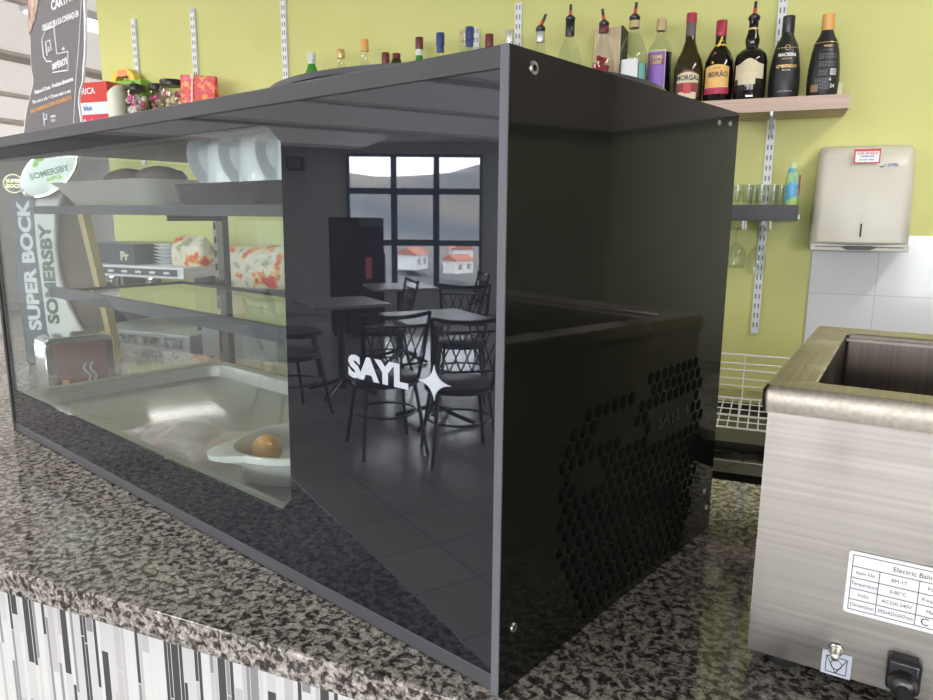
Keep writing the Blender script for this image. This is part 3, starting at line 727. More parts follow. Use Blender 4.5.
for s, x, z in (('Item No', .0127, .0352), ('BM-1T', .0355, .0352), ('Power', .059, .0352), ('Temperature', .0127, .0258), ('0-85°C', .0355, .0258), ('Frequency', .059, .0258),
                ('Volts', .0127, .0167), ('AC220-240V', .0355, .0167), ('Made', .059, .0167), ('Dimension', .0127, .0078), ('592x425x247mm', .0355, .0078)):
    pt(s, x, z, .0040, .85 if len(s) > 10 else .95)
pt('C E', .058, .0078, .0085)
st = obj('ground_sticker', B().box(-.0108, .0108, -.0004, .0004, -.0105, .0105), P('pale_grey_sticker', (.50, .53, .60), .5), bm_, (.0725, .0032, .0250))
b = B()
for q0, q1 in (((-.0075, -.008), (.0075, -.008)), ((.0075, -.008), (.0075, .006)), ((.0075, .006), (-.0075, .006)), ((-.0075, .006), (-.0075, -.008)), ((-.0075, .006), (0, -.008)), ((.0075, .006), (0, -.008))):
    b.obox((q0[0], -.0006, q0[1]), (q1[0], -.0006, q1[1]), .0004, .0006)
b.tube([(.004 * cos(a * pi / 10), -.0006, -.0005 + .004 * sin(a * pi / 10)) for a in range(20)], .0003, 5, closed=True)
obj('sticker_mark', b, m_ink, st)
b = B().lathe([(1e-5, 0), (.0058, 0), (.0058, .003), (.0045, .0035)], 6); b.lathe([(.0062, .0005), (.0045, .004), (.003, .004), (.003, .014), (1e-5, .0145)], 16)
obj('ground_bolt', b, m_nickel, bm_, (.0712, .004, .0375), (pi / 2, 0, 0))
g = obj('cable_gland', B().box(-.0115, .0115, -.013, .002, -.0135, .0135), m_blackplas, bm_, (.1185, .004, .0365), bevel=.003)
obj('gland_collar', B().lathe([(1e-5, 0), (.0095, 0), (.0105, .003), (.0085, .012), (.0055, .014), (1e-5, .014)], 20), m_blackplas, g, (0, -.010, -.004), (pi / 2, 0, 0))
pts = [(.1185, -.018, .0325), (.121, -.030, .029), (.126, -.040, .020), (.135, -.048, .010), (.155, -.055, .006), (.19, -.060, .0052), (.26, -.058, .0052), (.40, -.03, .0052), (.66, .03, .0052)]
obj('power_cable', B().tube(pts, .0048, 12), m_rubber, bm_)

# ================================================================== BAR WALL FITTINGS
def rail(x, z0, z1, label, dbl=False):
    t = thing('shelf_rail', label, 'shelf rail', (x, 2.10, ZC + z0), 0, 'slotted shelf rails on the green wall')
    h = z1 - z0; obj('rail_body', B().box(-.0125, .0125, -.012, 0, 0, h), m_rail, t)
    b = B(); k = 0
    while .02 + k * .032 + .016 < h:
        zz = .02 + k * .032
        for dx in (-.0055, .0055): b.box(dx - .0022, dx + .0022, -.0126, -.0118, zz, zz + .016)
        k += 1
    obj('rail_slots', b, m_slot, t)
rail(-2.537, .60, 1.236, 'slotted white rail on green wall above the red and green boxes')
rail(-2.195, .60, 1.245, 'slotted white rail on green wall above the red paper bag')
rail(-1.723, .60, 1.62, 'slotted white rail rising left of the round tray')
rail(-.878, .60, 1.053, 'short slotted white rail between the blue-capped and maroon-capped bottles')
rail(-.716, .60, 1.123, 'slotted white rail behind the near top corner of the display case')
rail(.146, .0, .70, 'slotted white rail running down past the small black shelf')
rail(.150, .70, 1.62, 'slotted white rail rising behind the black cream-liqueur bottle')
def bracket(x, z, L0, label, y=2.088):
    t = tag(obj('shelf_bracket', B().prism([(0, 0), (0, -.055), (-.02, -.05), (-L0, -.012), (-L0, 0)], -.004, .004, 'x'), m_rail), label, 'bracket', 'shelf brackets')
    t.location = (x, y, ZC + z)
bracket(.146, .690, .20, 'white bracket under the visible end of the wooden shelf')
bracket(-.716, .690, .20, 'white bracket under the wooden shelf, hidden behind the case')
bracket(-1.723, .690, .20, 'white bracket under the left part of the wooden shelf')
bracket(.146, .373, .10, 'white bracket under the small black shelf')
o = obj('wooden_shelf', B().box(-2.74, .349, 1.90, 2.098, .6905, .7305), m_wood, loc=(0, 0, ZC), bevel=.001); tag(o, 'long pale wooden shelf holding the liqueur bottles on the green wall', 'shelf')
SZ = ZC + .7308
# ---------------- bottles
def label_patch(prof_r, z0, z1, half, mat, parent, name='bottle_label', top=None, n=16, face=0):
    b = B(); R = prof_r + .0006
    vs = []; fs = []
    for i in range(n + 1):
        a = -half + 2 * half * i / n + face
        zt = z1 if not top else z0 + (z1 - z0) * top(i / n)
        zb = z0
        if isinstance(top, tuple): pass
        vs += [(R * sin(a), -R * cos(a), zb), (R * sin(a), -R * cos(a), zt)]
    for i in range(n): fs.append((2 * i, 2 * i + 2, 2 * i + 3, 2 * i + 1))
    b.add(vs, fs, True); return obj(name, b, mat, parent)
def pourer(parent, z, r=.0145, tilt=.35, collar=m_blackplas, dirx=1):
    o = obj('pourer', B().lathe([(1e-5, 0), (r * .95, 0), (r * 1.12, .004), (r * 1.12, .012), (r * .75, .018), (r * .45, .021), (1e-5, .021)], 20), collar, parent, (0, 0, z))
    obj('pourer_spout', B().tube([(0, 0, .018), (dirx * tilt * .012, 0, .034)], .0056, 10), m_redspout, o)
    obj('pourer_tip', B().tube([(dirx * tilt * .012, 0, .030), (dirx * tilt * .028, 0, .054)], [.0052, .0046], 10), m_blackplas, o)
def bottle(x, y, prof, glassm, label, rz=0, grp='bottles on the wooden shelf', name='liqueur_bottle', n=32):
    t = thing(name, label, 'bottle', (x, y, SZ), rz, grp)
    obj('bottle_glass', B().lathe([(1e-5, .0)] + prof + [(1e-5, prof[-1][1])], n), glassm, t); return t
def capm(t, r, z0, z1, mat, name='cap'):
    return obj(name, B().lathe([(1e-5, z0), (r, z0), (r * 1.02, z0 + .001), (r, z1 - .0015), (r * .93, z1), (1e-5, z1)], 24), mat, t)
FR = .08   # bottles face the camera a little
def std(h, rb, rn, sh, nk):   # bottle profile: body to sh, neck from nk
    return [(rb * .92, 0), (rb, .006), (rb, sh), (rb * .93, sh + (nk - sh) * .25), (rb * .62, sh + (nk - sh) * .6), (rn * 1.15, nk), (rn, nk + .01), (rn, h)]
# far-left heads, only necks show above the case
B1_ = [
 (-1.515, 1.0, m_greenbottle, m_whitecap, .262, 'green bottle with white cap, leftmost neck behind the round tray'),
 (-1.398, 1.0, m_bottle_clear, m_gold, .270, 'clear bottle with gold cap, second neck behind the round tray'),
 (-1.279, 1.0, m_bottle_clear, m_amber, .292, 'tall amber-capped bottle, third neck behind the round tray'),
 (-1.229, 1.0, m_olivebottle, m_maroon, .255, 'bottle with dark maroon cap close beside the amber-capped one'),
 (-1.145, 1.0, m_olivebottle, m_maroon, .232, 'lowest dark cap just peeping over the round tray'),
 (-1.079, 1.0, m_greenbottle, m_maroon, .294, 'bright green bottle with dark red cap, left of the blue-capped ones'),
 (-.968, 1.0, m_bottle_clear, m_bluecap, .288, 'clear bottle with blue-green cap between green bottle and cork one'),
 (-.909, 1.0, m_bottle_clear, m_cork, .308, 'tall clear bottle with brown cork stopper among the blue caps'),
 (-.855, 1.0, m_bottle_clear, m_bluecap, .298, 'clear bottle with dark blue cap beside the short rail'),
 (-.781, 1.0, m_olivebottle, m_maroon, .268, 'maroon-capped bottle between the two slotted rails'),
 (-.706, 1.0, m_bottle_clear, m_silver, .274, 'silver-capped bottle in front of the rail above the case corner')]
for x, _, g, c, h, lab in B1_:
    cr = .0145 if c is not m_cork else .0135
    cl = .030 if c in (m_gold, m_whitecap, m_cork) else .042
    if c is m_cork: cl = .012
    hb = h - cl
    yy = {3: 2.045, 7: 2.045, 5: 2.03, 1: 2.0}.get([q[0] for q in B1_].index(x), 1.975)
    t = bottle(x, yy, std(hb + .003, .037, .0125, .16, .215), g, lab)
    capm(t, cr, hb, h, c)
    if c is m_cork: capm(t, .0115, hb - .028, hb, m_cork, 'cork')
    elif g is not m_bottle_clear or c is m_bluecap: capm(t, .0132, hb - .022, hb, m_lab_white if g is m_greenbottle else c, 'neck_band')
    label_patch(.037, .05, .13, 1.1, m_lab_cream, t)
# bottle 541: silver neck with pourer
t = bottle(-.598, 1.98, std(.262, .036, .0125, .15, .225), m_bottle_clear, 'clear bottle with silver neck and leaning red pourer, left of the wide decanter-shaped one', FR); capm(t, .0142, .228, .262, m_silver, 'neck_sleeve'); pourer(t, .262, tilt=.6); label_patch(.036, .04, .12, 1.1, m_lab_white, t)
# 571: bell shaped, black neck, pourer
t = bottle(-.496, 1.98, [(.040, 0), (.046, .008), (.048, .10), (.043, .155), (.030, .20), (.0135, .238), (.0125, .25), (.0125, .285)], m_bottle_clear, 'bell-shaped clear bottle with black neck sleeve and pourer', FR)
capm(t, .0150, .240, .284, m_blackplas, 'neck_sleeve'); pourer(t, .284, .0145, tilt=.0)
# 605: maroon collar, red berries inside
t = bottle(-.375, 1.945, [(.034, 0), (.038, .006), (.038, .13), (.034, .165), (.022, .195), (.0125, .22), (.0115, .25)], m_bottle_clear, 'clear bottle with maroon collar and red berries, before the pine box', FR)
capm(t, .0155, .232, .252, m_maroon, 'neck_collar'); pourer(t, .250, tilt=.25, dirx=-1)
b = B()
for k in range(30):
    a = random.random() * 6.28; r_ = .026 * random.random() ** .5; b.sphere((r_ * cos(a), r_ * sin(a), .02 + .14 * random.random()), .0085, 8)
o = obj('berries', b, P('red_berry', (.35, .02, .03), .3), t); o['kind'] = 'stuff'
# pine box
o = obj('wine_box', B().box(-.044, .044, -.045, .045, 0, .262), m_woodbox, loc=(-.375, 2.050, SZ), rot=(0, 0, .0), bevel=.002); tag(o, 'upright pine wine box behind the berry bottle', 'box')
obj('box_lid', B().box(.0442, .050, -.046, .046, 0, .264), m_black, o)
# 637: clear whisky-like with white and teal label, pourer
t = bottle(-.280, 1.955, [(.040, 0), (.0445, .006), (.0445, .150), (.041, .172), (.030, .200), (.018, .222), (.0145, .232), (.0145, .255)], m_bottle_clear, 'wide clear bottle with white label, gold neck band and black pourer', FR)
capm(t, .0165, .240, .262, m_cork, 'neck_band'); pourer(t, .262, .0150, tilt=.12)
obj('liquid', B().lathe([(1e-5, .004), (.0435, .006), (.0435, .13), (1e-5, .13)], 32), P('pale_green_liquid', (.42, .55, .45), .1, trans=.6), t)
label_patch(.0446, .055, .140, .62, m_lab_white, t, face=-.15); label_patch(.0446, .050, .128, .28, P('teal_label', (.22, .52, .46), .5), t, face=.85)
# 660: purple labelled
t = bottle(-.203, 2.005, [(.036, 0), (.0385, .006), (.0385, .168), (.034, .190), (.020, .212), (.0130, .226), (.0130, .245)], m_bottle_clear, 'clear blackcurrant liqueur bottle with purple label and gold cap', FR)
capm(t, .0150, .236, .272, m_cork)
obj('liquid', B().lathe([(1e-5, .004), (.0375, .006), (.0375, .168), (1e-5, .168)], 32), m_darkblue, t)
label_patch(.0386, .020, .172, .80, m_lab_cream, t, face=-.25); label_patch(.0390, .024, .168, .74, m_lab_purple, t, face=-.25, name='label_panel'); label_patch(.0394, .128, .160, .62, m_lab_maroon, t, face=-.25, name='label_panel')
text('CREME', .018, m_lab_cream, t, (0, 0, .150), (0, 0, -.25), 'label_lettering', wrap=.0405, bold=.0004, sx=.8); text('CASSIS', .016, m_lab_cream, t, (0, 0, .135), (0, 0, -.25), 'label_lettering', wrap=.0405, bold=.0004, sx=.8)
# 688: dark olive bottle, cream crescent label
t = bottle(-.108, 1.98, [(.040, 0), (.0435, .006), (.0445, .06), (.0435, .105), (.038, .135), (.026, .160), (.0165, .190), (.0145, .215), (.0145, .262)], m_olivebottle, 'dark olive bottle with crimson cap and cream crest label', FR)
capm(t, .0158, .246, .274, m_lab_red); capm(t, .0152, .205, .246, P('grey_neck_foil', (.13, .11, .11), .5), 'neck_foil')
label_patch(.0447, .020, .100, .80, m_lab_maroon, t, top=lambda u: .82 + .18 * sin(pi * u))
label_patch(.0451, .062, .094, .78, m_lab_cream, t, name='label_band', top=lambda u: .72 + .28 * sin(pi * u)); label_patch(.0451, .014, .034, .62, m_lab_cream, t, name='label_band')
label_patch(.0455, .030, .060, .24, m_ink_red, t, name='label_crest')
text('MORGAL', .021, m_ink, t, (0, 0, .076), (0, 0, 0), 'label_lettering', wrap=.0462, bold=.0006, sx=.85)
# 718: yellow label
t = bottle(-.018, 1.99, [(.040, 0), (.0440, .006), (.0450, .09), (.0425, .125), (.032, .152), (.0175, .172), (.0155, .19), (.0150, .232)], m_dkbottle, 'black liqueur bottle with yellow label, crimson base band and yellow ribbon', FR)
capm(t, .0162, .200, .247, m_redcap)
label_patch(.0452, .044, .112, .86, m_lab_yellow, t, face=-.15, top=lambda u: .90 + .10 * sin(pi * u)); label_patch(.0452, .026, .043, .92, m_lab_red, t, face=-.15, name='label_band')
text('BEIRÃO', .021, m_ink, t, (0, 0, .082), (0, 0, -.05), 'label_lettering', wrap=.0466, bold=.0004, sx=.85); text('LICOR', .008, m_ink, t, (0, 0, .101), (0, 0, -.15), 'label_lettering', wrap=.0466)
b = B().obox((.004, -.0162, .198), (-.012, -.019, .150), .006, .002, (0, -1, 0)).obox((-.012, -.019, .152), (-.020, -.040, .116), .006, .002, (0, -1, 0)); b.lathe([(.0172, .168), (.0178, .172), (.0172, .176)], 20)
rb = obj('ribbon', b, P('yellow_ribbon', (.80, .55, .05), .5), t)
obj('ribbon_seal', B().prism([(-.009, 0), (0, -.009), (.009, 0), (0, .009)], -.0015, .0015, 'y'), m_redcap, rb, (-.014, -.0300, .142), (0, 0, -.3))
# 752: black with pourer and ornate cream label
t = bottle(.075, 1.965, [(.042, 0), (.0455, .006), (.0470, .05), (.0470, .115), (.043, .135), (.030, .148), (.0185, .154), (.0175, .158), (.0205, .170), (.0205, .180), (.0155, .198), (.0135, .215), (.0135, .235)], m_dkbottle, 'broad-shouldered black bottle with cream ornate label and black pourer', FR)
capm(t, .0150, .206, .212, m_gold, 'neck_ring'); pourer(t, .232, .0150, tilt=.05)
label_patch(.0474, .060, .118, .95, m_lab_cream, t, face=-.12, top=lambda u: .72 + .28 * sin(pi * u) ** 3); label_patch(.0474, .044, .062, .55, m_lab_cream, t, face=-.25, name='label_band')
text('CARLANS', .0115, m_gold, t, (0, 0, .082), (0, 0, -.12), 'label_lettering', wrap=.0484, bold=.0002)
label_patch(.0470, .008, .013, .22, m_silver, t, name='base_mark')
# 785: matte-black tapering
def taper(h0): return [(.038, 0), (.0425, .010), (.0440, .045), (.0425, .085), (.0370, .130), (.0305, .158), (.0210, .176), (.0165, .188), (.0155, .200)]
t = bottle(.172, 1.98, taper(0), m_lab_black, 'tall tapering black cream-liqueur bottle with gold lettering and black cap', FR)
capm(t, .0172, .192, .240, m_blackplas)
text('MACIEIRA', .0125, m_lab_white, t, (0, 0, .125), (0, 0, 0), 'label_lettering', wrap=.0392, bold=.0006, sx=.95)
text('cremoso', .0175, m_gold, t, (0, 0, .094), (0, 0, 0), 'label_lettering', wrap=.0426, bold=.0005, shear=.3)
text('LIQUEUR', .007, m_gold, t, (0, 0, .114), (0, 0, 0), 'label_lettering', wrap=.0402); text('BRANDY', .006, m_lab_white, t, (0, 0, .081), (0, 0, 0), 'label_lettering', wrap=.0438)
text('Jose Maciera', .008, m_lab_grey, t, (0, 0, .022), (0, 0, 0), 'label_lettering', wrap=.0452, shear=.3, bold=.0003)
b = B()
for i in range(13):
    a = -.9 + 1.8 * i / 12; a2 = -.9 + 1.8 * (i + 1) / 12
    if i != 12: b.obox((.0348 * sin(a), -.0348 * cos(a), .146), (.0348 * sin(a2), -.0348 * cos(a2), .146), .0008, .0012)
b.tube([(.007 * cos(k * pi / 8), -.0352, .146 + .007 * sin(k * pi / 8)) for k in range(16)], .0009, 5, closed=True)
obj('gold_band', b, m_gold, t)
# 818: the same bottle turned round
t = bottle(.278, 1.98, taper(0), m_lab_black, 'tapering black bottle turned to its back label, with amber cap, rightmost on the shelf', FR + .1)
capm(t, .0172, .190, .236, m_amber)
text('MACIEIRA', .006, m_gold, t, (0, 0, .142), (0, 0, 0), 'label_lettering', wrap=.0368, bold=.0003)
b = B(); rnd = random.Random(4)
for z, w_ in [(.131, .03)] + [(.120 - k * .0042, .050) for k in range(4)] + [(.098 - k * .0042, .050) for k in range(4)] + [(.074 - k * .004, .024) for k in range(4)] + [(.050 - k * .004, .04) for k in range(8)]:
    R_ = .0372 + (.0448 - .0372) * max(0, min(1, (.142 - z) / .07)) + .0008
    xc = -.012 if z < .08 else 0
    nseg = 6
    for k in range(nseg):
        x0 = xc - w_ / 2 + w_ * k / nseg; x1 = x0 + w_ / nseg * (.6 + .4 * rnd.random()); a, a2 = x0 / R_, x1 / R_
        b.add([(R_ * sin(a), -R_ * cos(a), z - .0007), (R_ * sin(a2), -R_ * cos(a2), z - .0007), (R_ * sin(a2), -R_ * cos(a2), z + .0007), (R_ * sin(a), -R_ * cos(a), z + .0007)], [(0, 1, 2, 3)])
obj('back_text', b, m_lab_grey, t)
label_patch(.0452, .060, .078, .20, m_lab_white, t, name='barcode_label', face=.36)
b = B()
for k in range(9):
    a = .20 + k * .038; R_ = .0462; b.obox((R_ * sin(a), -R_ * cos(a), .062), (R_ * sin(a), -R_ * cos(a), .076), .0008, .0004)
obj('barcode', b, m_ink, t)
text('24', .014, m_lab_white, t, (0, 0, .030), (0, 0, .36), 'label_lettering', wrap=.0455, bold=.0004); text('6', .012, m_lab_white, t, (0, 0, .048), (0, 0, .2), 'label_lettering', wrap=.0455, bold=.0004)
obj('gold_band', B().lathe([(.0338, .152), (.0352, .1525), (.0348, .154)], 32), m_gold, t)
label_patch(.0446, .015, .035, .25, P('copper_print', (.38, .20, .10), .4), t, face=-.75, name='copper_mark')
o = obj('price_card', B().box(-.012, .012, -.001, .001, 0, .045), P('translucent_card', (.60, .64, .45), .4), loc=(.325, 1.975, SZ), rot=(-.05, .10, 1.0)); tag(o, 'small clear card standing beside the rightmost bottle', 'card')
# ---------------- sweets, boxes and bag at the left end of the shelf
def jar(x, y, h, r, label, cont):
    t = thing('sweet_jar', label, 'jar', (x, y, SZ), 0, 'sweet jars on the wooden shelf')
    obj('jar_glass', B().lathe([(1e-5, 0), (r * .95, 0), (r, .006), (r, h * .72), (r * .93, h * .82), (r * .80, h * .88), (r * .80, h * .9)], 32), m_tumbler, t)
    obj('lid', B().lathe([(1e-5, h * .88), (r * .86, h * .88), (r * .88, h * .90), (r * .88, h * .985), (r * .84, h), (1e-5, h)], 32), m_blackplas, t)
    rn = random.Random(int(x * 1000))
    for nm, mt, k0 in cont:
        b = B()
        for k in range(26):
            a = rn.random() * 6.28; q = (r - .016) * rn.random() ** .5; b.sphere((q * cos(a), q * sin(a), .015 + rn.random() * h * .68), .0125, 8)
        o = obj('sweets', b, mt, t); o['kind'] = 'stuff'; o['label'] = nm
m_sw_pink = P('pink_sweet_wrap', (.80, .14, .36), .35); m_sw_cream = P('cream_sweet_wrap', (.75, .68, .48), .4); m_sw_white = P('white_sweet_wrap', (.80, .78, .74), .4)
jar(-2.402, 1.948, .190, .050, 'black-lidded jar of pink sweets beside the slant-cut white tube', [('pink sweets', m_sw_pink, 0), ('white sweets', m_sw_white, 1)])
jar(-2.394, 2.054, .212, .036, 'small black-lidded sweet jar between the two larger jars', [('cream sweets', m_sw_cream, 0), ('pink sweets', m_sw_pink, 1)])
jar(-2.203, 1.955, .200, .056, 'largest black-lidded sweet jar, left of the red paper bag', [('pink sweets', m_sw_pink, 0), ('cream sweets', m_sw_cream, 1)])
t = thing('sweet_bag', 'red and pink printed bag standing right of the sweet jars', 'bag', (-2.058, 1.955, SZ), .12)
b = B().add([(-.080, -.03, 0), (.080, -.03, 0), (.080, .03, 0), (-.080, .03, 0), (-.084, -.006, .218), (.086, -.006, .203), (.086, .006, .203), (-.084, .006, .218)], [(0, 3, 2, 1), (4, 5, 6, 7), (0, 1, 5, 4), (1, 2, 6, 5), (2, 3, 7, 6), (3, 0, 4, 7)])
m_red_bag, nt, bb = newmat('red_printed_bag'); Lk = nt.links.new; mp = coords(nt, (14, 14, 14)); vo = N(nt, 'ShaderNodeTexVoronoi'); Lk(mp.outputs[0], vo.inputs['Vector'])
rp = ramp(nt, [(.0, (.60, .03, .03)), (.62, (.66, .05, .04)), (.74, (.75, .12, .22)), (.84, (.78, .30, .06))]); sep = N(nt, 'ShaderNodeSeparateColor'); Lk(vo.outputs['Color'], sep.inputs[0]); Lk(sep.outputs[0], rp.inputs[0]); Lk(rp.outputs[0], bb.inputs['Base Color']); bb.inputs['Roughness'].default_value = .35
obj('bag_body', b, m_red_bag, t, bevel=.004)
obj('bag_seam', B().add([(-.026, -.0305, .0), (-.018, -.0305, .0), (-.019, -.0085, .213), (-.027, -.0085, .213), (-.026, -.034, .0), (-.018, -.034, .0), (-.019, -.011, .213), (-.027, -.011, .213)], [(0, 1, 2, 3), (4, 7, 6, 5), (0, 4, 5, 1), (1, 5, 6, 2), (2, 6, 7, 3), (3, 7, 4, 0)]), P('pale_seam', (.78, .50, .46), .4), t)
obj('bag_clip', B().box(-.032, -.013, -.014, .008, .198, .216), m_lab_cream, t)
m_red = P('red_carton', (.62, .05, .04), .4); m_grn = P('green_carton', (.25, .50, .06), .4); m_yel = P('yellow_handle', (.80, .58, .10), .4)
def carton(loc, sx, sy, sz, mat, label, txt=None, rz=0, nm='carton', tm=m_white_paper):
    t = thing(nm, label, 'box', loc, rz); obj('carton_body', B().box(-sx / 2, sx / 2, -sy / 2, sy / 2, 0, sz), mat, t, bevel=.002)
    if txt: text(txt[0], txt[1], tm, t, (txt[2], -sy / 2 - .0008, txt[3]), R90, 'carton_lettering', bold=.0008)
    return t
m_reddot, nt, bb = newmat('red_dotted_carton'); Lk = nt.links.new; mp = coords(nt, (90, 90, 90)); vo = N(nt, 'ShaderNodeTexVoronoi'); vo.inputs['Randomness'].default_value = .1; Lk(mp.outputs[0], vo.inputs['Vector'])
rp = ramp(nt, [(.16, (.78, .40, .25)), (.22, (.62, .05, .04))]); Lk(vo.outputs['Distance'], rp.inputs[0]); Lk(rp.outputs[0], bb.inputs['Base Color']); bb.inputs['Roughness'].default_value = .4
carton((-2.635, 1.96, SZ), .205, .10, .075, P('crimson_carton', (.62, .03, .07), .35), 'crimson carton at the bottom of the stack beside the banner', ('fresh', .030, -.015, .045))
carton((-2.630, 1.96, SZ + .0755), .205, .10, .052, P('white_blue_carton', (.70, .74, .82), .4), 'white and blue carton in the middle of the stack beside the banner', ('blue', .03, -.02, .028), tm=P('blue_blot', (.05, .16, .50), .4))
carton((-2.630, 1.96, SZ + .128), .205, .10, .083, m_reddot, 'red dotted carton on top of the stack beside the banner', ('AFRICA', .036, -.030, .046))
t = carton((-2.555, 2.052, SZ), .215, .06, .232, m_grn, 'green carton with yellow carrying handle behind the red stack')
b = B()
for k in range(17):
    a0_, a1_ = pi * k / 17, pi * (k + 1) / 17
    for (r0, r1) in ((.042, .072),):
        b.add([(r0 * cos(a0_), -.02, r0 * .78 * sin(a0_)), (r1 * cos(a0_), -.02, r1 * .78 * sin(a0_)), (r1 * cos(a1_), -.02, r1 * .78 * sin(a1_)), (r0 * cos(a1_), -.02, r0 * .78 * sin(a1_)),
               (r0 * cos(a0_), .02, r0 * .78 * sin(a0_)), (r1 * cos(a0_), .02, r1 * .78 * sin(a0_)), (r1 * cos(a1_), .02, r1 * .78 * sin(a1_)), (r0 * cos(a1_), .02, r0 * .78 * sin(a1_))],
              [(0, 1, 2, 3), (7, 6, 5, 4), (0, 4, 5, 1), (1, 5, 6, 2), (2, 6, 7, 3), (3, 7, 4, 0)])
obj('carton_handle', b, m_yel, t, (-.010, 0, .232)); obj('handle_label', B().box(-.024, .026, -.022, .022, .020, .046), P('salmon_label', (.75, .32, .18), .5), t, (-.010, 0, .232))
obj('carton_print', B().prism([(.035, .19), (.06, .225), (.10, .21), (.11, .17), (.05, .165)], -.0315, -.0303, 'y'), P('dark_animal_print', (.10, .05, .05), .5), t)
t = thing('straw_tube', 'slant-cut ivory tube standing before the sweet jars', 'tube', (-2.496, 1.928, SZ))
n = 28; vs = []
for k in range(n):
    a = 2 * pi * k / n; vs.append((.036 * cos(a), .036 * sin(a), 0))
for k in range(n):
    a = 2 * pi * k / n; vs.append((.036 * cos(a), .036 * sin(a), .168 + .026 * cos(a)))
for k in range(n):
    a = 2 * pi * k / n; vs.append((.032 * cos(a), .032 * sin(a), .168 + .023 * cos(a)))
for k in range(n):
    a = 2 * pi * k / n; vs.append((.032 * cos(a), .032 * sin(a), .01))
fs = [tuple(range(n))[::-1]] + [(j * n + k, j * n + (k + 1) % n, (j + 1) * n + (k + 1) % n, (j + 1) * n + k) for j in range(3) for k in range(n)] + [tuple(range(3 * n, 4 * n))]
obj('tube_body', B().add(vs, fs, True), P('ivory_pvc', (.70, .72, .60), .4), t)

# ---------------- small black shelf with glasses
o = obj('black_shelf', B().box(-.40, .243, 1.95, 2.098, .373, .421), m_anthracite, loc=(0, 0, ZC), bevel=.001); tag(o, 'small anthracite shelf with drinking glasses, below the wooden one', 'shelf')
obj('shelf_end_clip', B().box(.243, .249, 1.965, 1.985, .378, .392), m_rail, o)
def tumbler(x, y, h, r, label):
    t = thing('shot_glass', label, 'glass', (x, y, ZC + .4213), 0, 'small glasses on the black shelf')
    obj('glass_body', B().lathe([(1e-5, 0), (r * .82, 0), (r * .85, .003), (r, h), (r * .92, h), (r * .76, .010), (1e-5, .008)], 24), m_tumbler, t)
for i, (x, y, lab) in enumerate(((.095, 1.985, 'small glass, leftmost at the front of the black shelf'), (.132, 1.985, 'small glass, second from left at the front of the black shelf'), (.168, 1.985, 'small glass, third from left, before the slotted rail'),
                                 (.190, 2.03, 'small glass nearest the blue bottle, back row'), (.112, 2.035, 'small glass in the back row left of the slotted rail'), (.060, 2.0, 'small glass at the left, half hidden by the case'))):
    tumbler(x, y, .062, .0185, lab)
t = thing('lotion_bottle', 'pale blue and green plastic bottle at the right end of the black shelf', 'bottle', (.220, 1.99, ZC + .4213))
obj('bottle_body', B().lathe([(1e-5, 0), (.019, 0), (.021, .004), (.021, .05), (.0185, .085), (.013, .110), (1e-5, .111)], 24), noisy('blue_green_print', (.10, .38, .62), (.45, .66, .20), 26, .3, lo=.45, hi=.55), t)
obj('cap', B().lathe([(1e-5, .110), (.0105, .110), (.0105, .126), (.008, .128), (1e-5, .128)], 20), P('pale_green_cap', (.62, .74, .38), .4), t)
obj('label', B().box(.0195, .0225, -.012, .012, .03, .09), m_lab_red, t)
def stem_glass(x, y, h, r, label):
    t = thing('stem_glass', label, 'glass', (x, y, ZC + .355 - h), 0, 'stem glasses hanging under the black shelf')
    obj('glass_body', B().lathe([(r * .88, 0), (r, h * .25), (r * .92, h * .42), (r * .5, h * .55), (.004, h * .62), (.003, h * .93), (.006, h * .96), (r * .85, h * .99), (r * .86, h), (1e-5, h)], 28), m_tumbler, t)
stem_glass(.072, 2.0, .135, .033, 'stem glass hanging upside down, left of the slotted rail'); stem_glass(.135, 2.02, .155, .030, 'stem glass hanging upside down in front of the slotted rail'); stem_glass(.00, 2.0, .135, .033, 'stem glass hanging upside down, mostly behind the case edge')
for i, (x, w_) in enumerate(((.088, 'left'), (.096, 'second'), (.168, 'right'), (.04, 'far left'), (-.03, 'hidden left'))):
    o = obj('glass_hanger', B().tube([(x, 1.955, ZC + .373), (x, 1.955, ZC + .348), (x, 2.085, ZC + .345)], .0025, 8), m_wire); tag(o, '%s white wire glass hanger under the black shelf' % w_, 'hanger', 'glass hangers')

# ---------------- towel dispenser
t = thing('towel_dispenser', 'cream plastic paper towel dispenser on the green and white wall', 'dispenser', (.416, 2.092, ZC + .285))
DW, DH = .262, .315
secs = []
for z, w_, dp in ((.022, 1.0, .125), (.028, 1.005, .130), (.15, .985, .132), (.24, .965, .126), (.285, .955, .112), (.305, .93, .085), (.313, .88, .05), (.315, .8, .02)):
    hw = DW / 2 * w_; pts = []
    r = min(.03, dp * .45)
    pts = [(-hw, 0, z), (-hw, -dp + r, z)] + [(-hw + r - r * cos(a), -dp + r - r * sin(a), z) for a in [pi / 2 * k / 5 for k in range(1, 6)]]
    # bulging front
    for k in range(1, 8): u = k / 8; pts.append((-hw + r + (2 * hw - 2 * r) * u, -dp - .010 * sin(pi * u), z))
    pts += [(hw - r + r * sin(a), -dp + r - r * cos(a), z) for a in [pi / 2 * k / 5 for k in range(0, 6)]] + [(hw, 0, z)]
    secs.append(pts)
m = len(secs[0]); b = B()
for s in secs: b.v += s
for j in range(len(secs) - 1):
    for i in range(m): i2 = (i + 1) % m; b.f.append((j * m + i, j * m + i2, (j + 1) * m + i2, (j + 1) * m + i)); b.sm.append(True)
b.f.append(tuple(range(m))[::-1]); b.f.append(tuple((len(secs) - 1) * m + i for i in range(m))); b.sm += [True, True]
obj('cover', b, m_white_plas, t)
m_dgrey = P('grey_dispenser_base', (.50, .48, .44), .35)
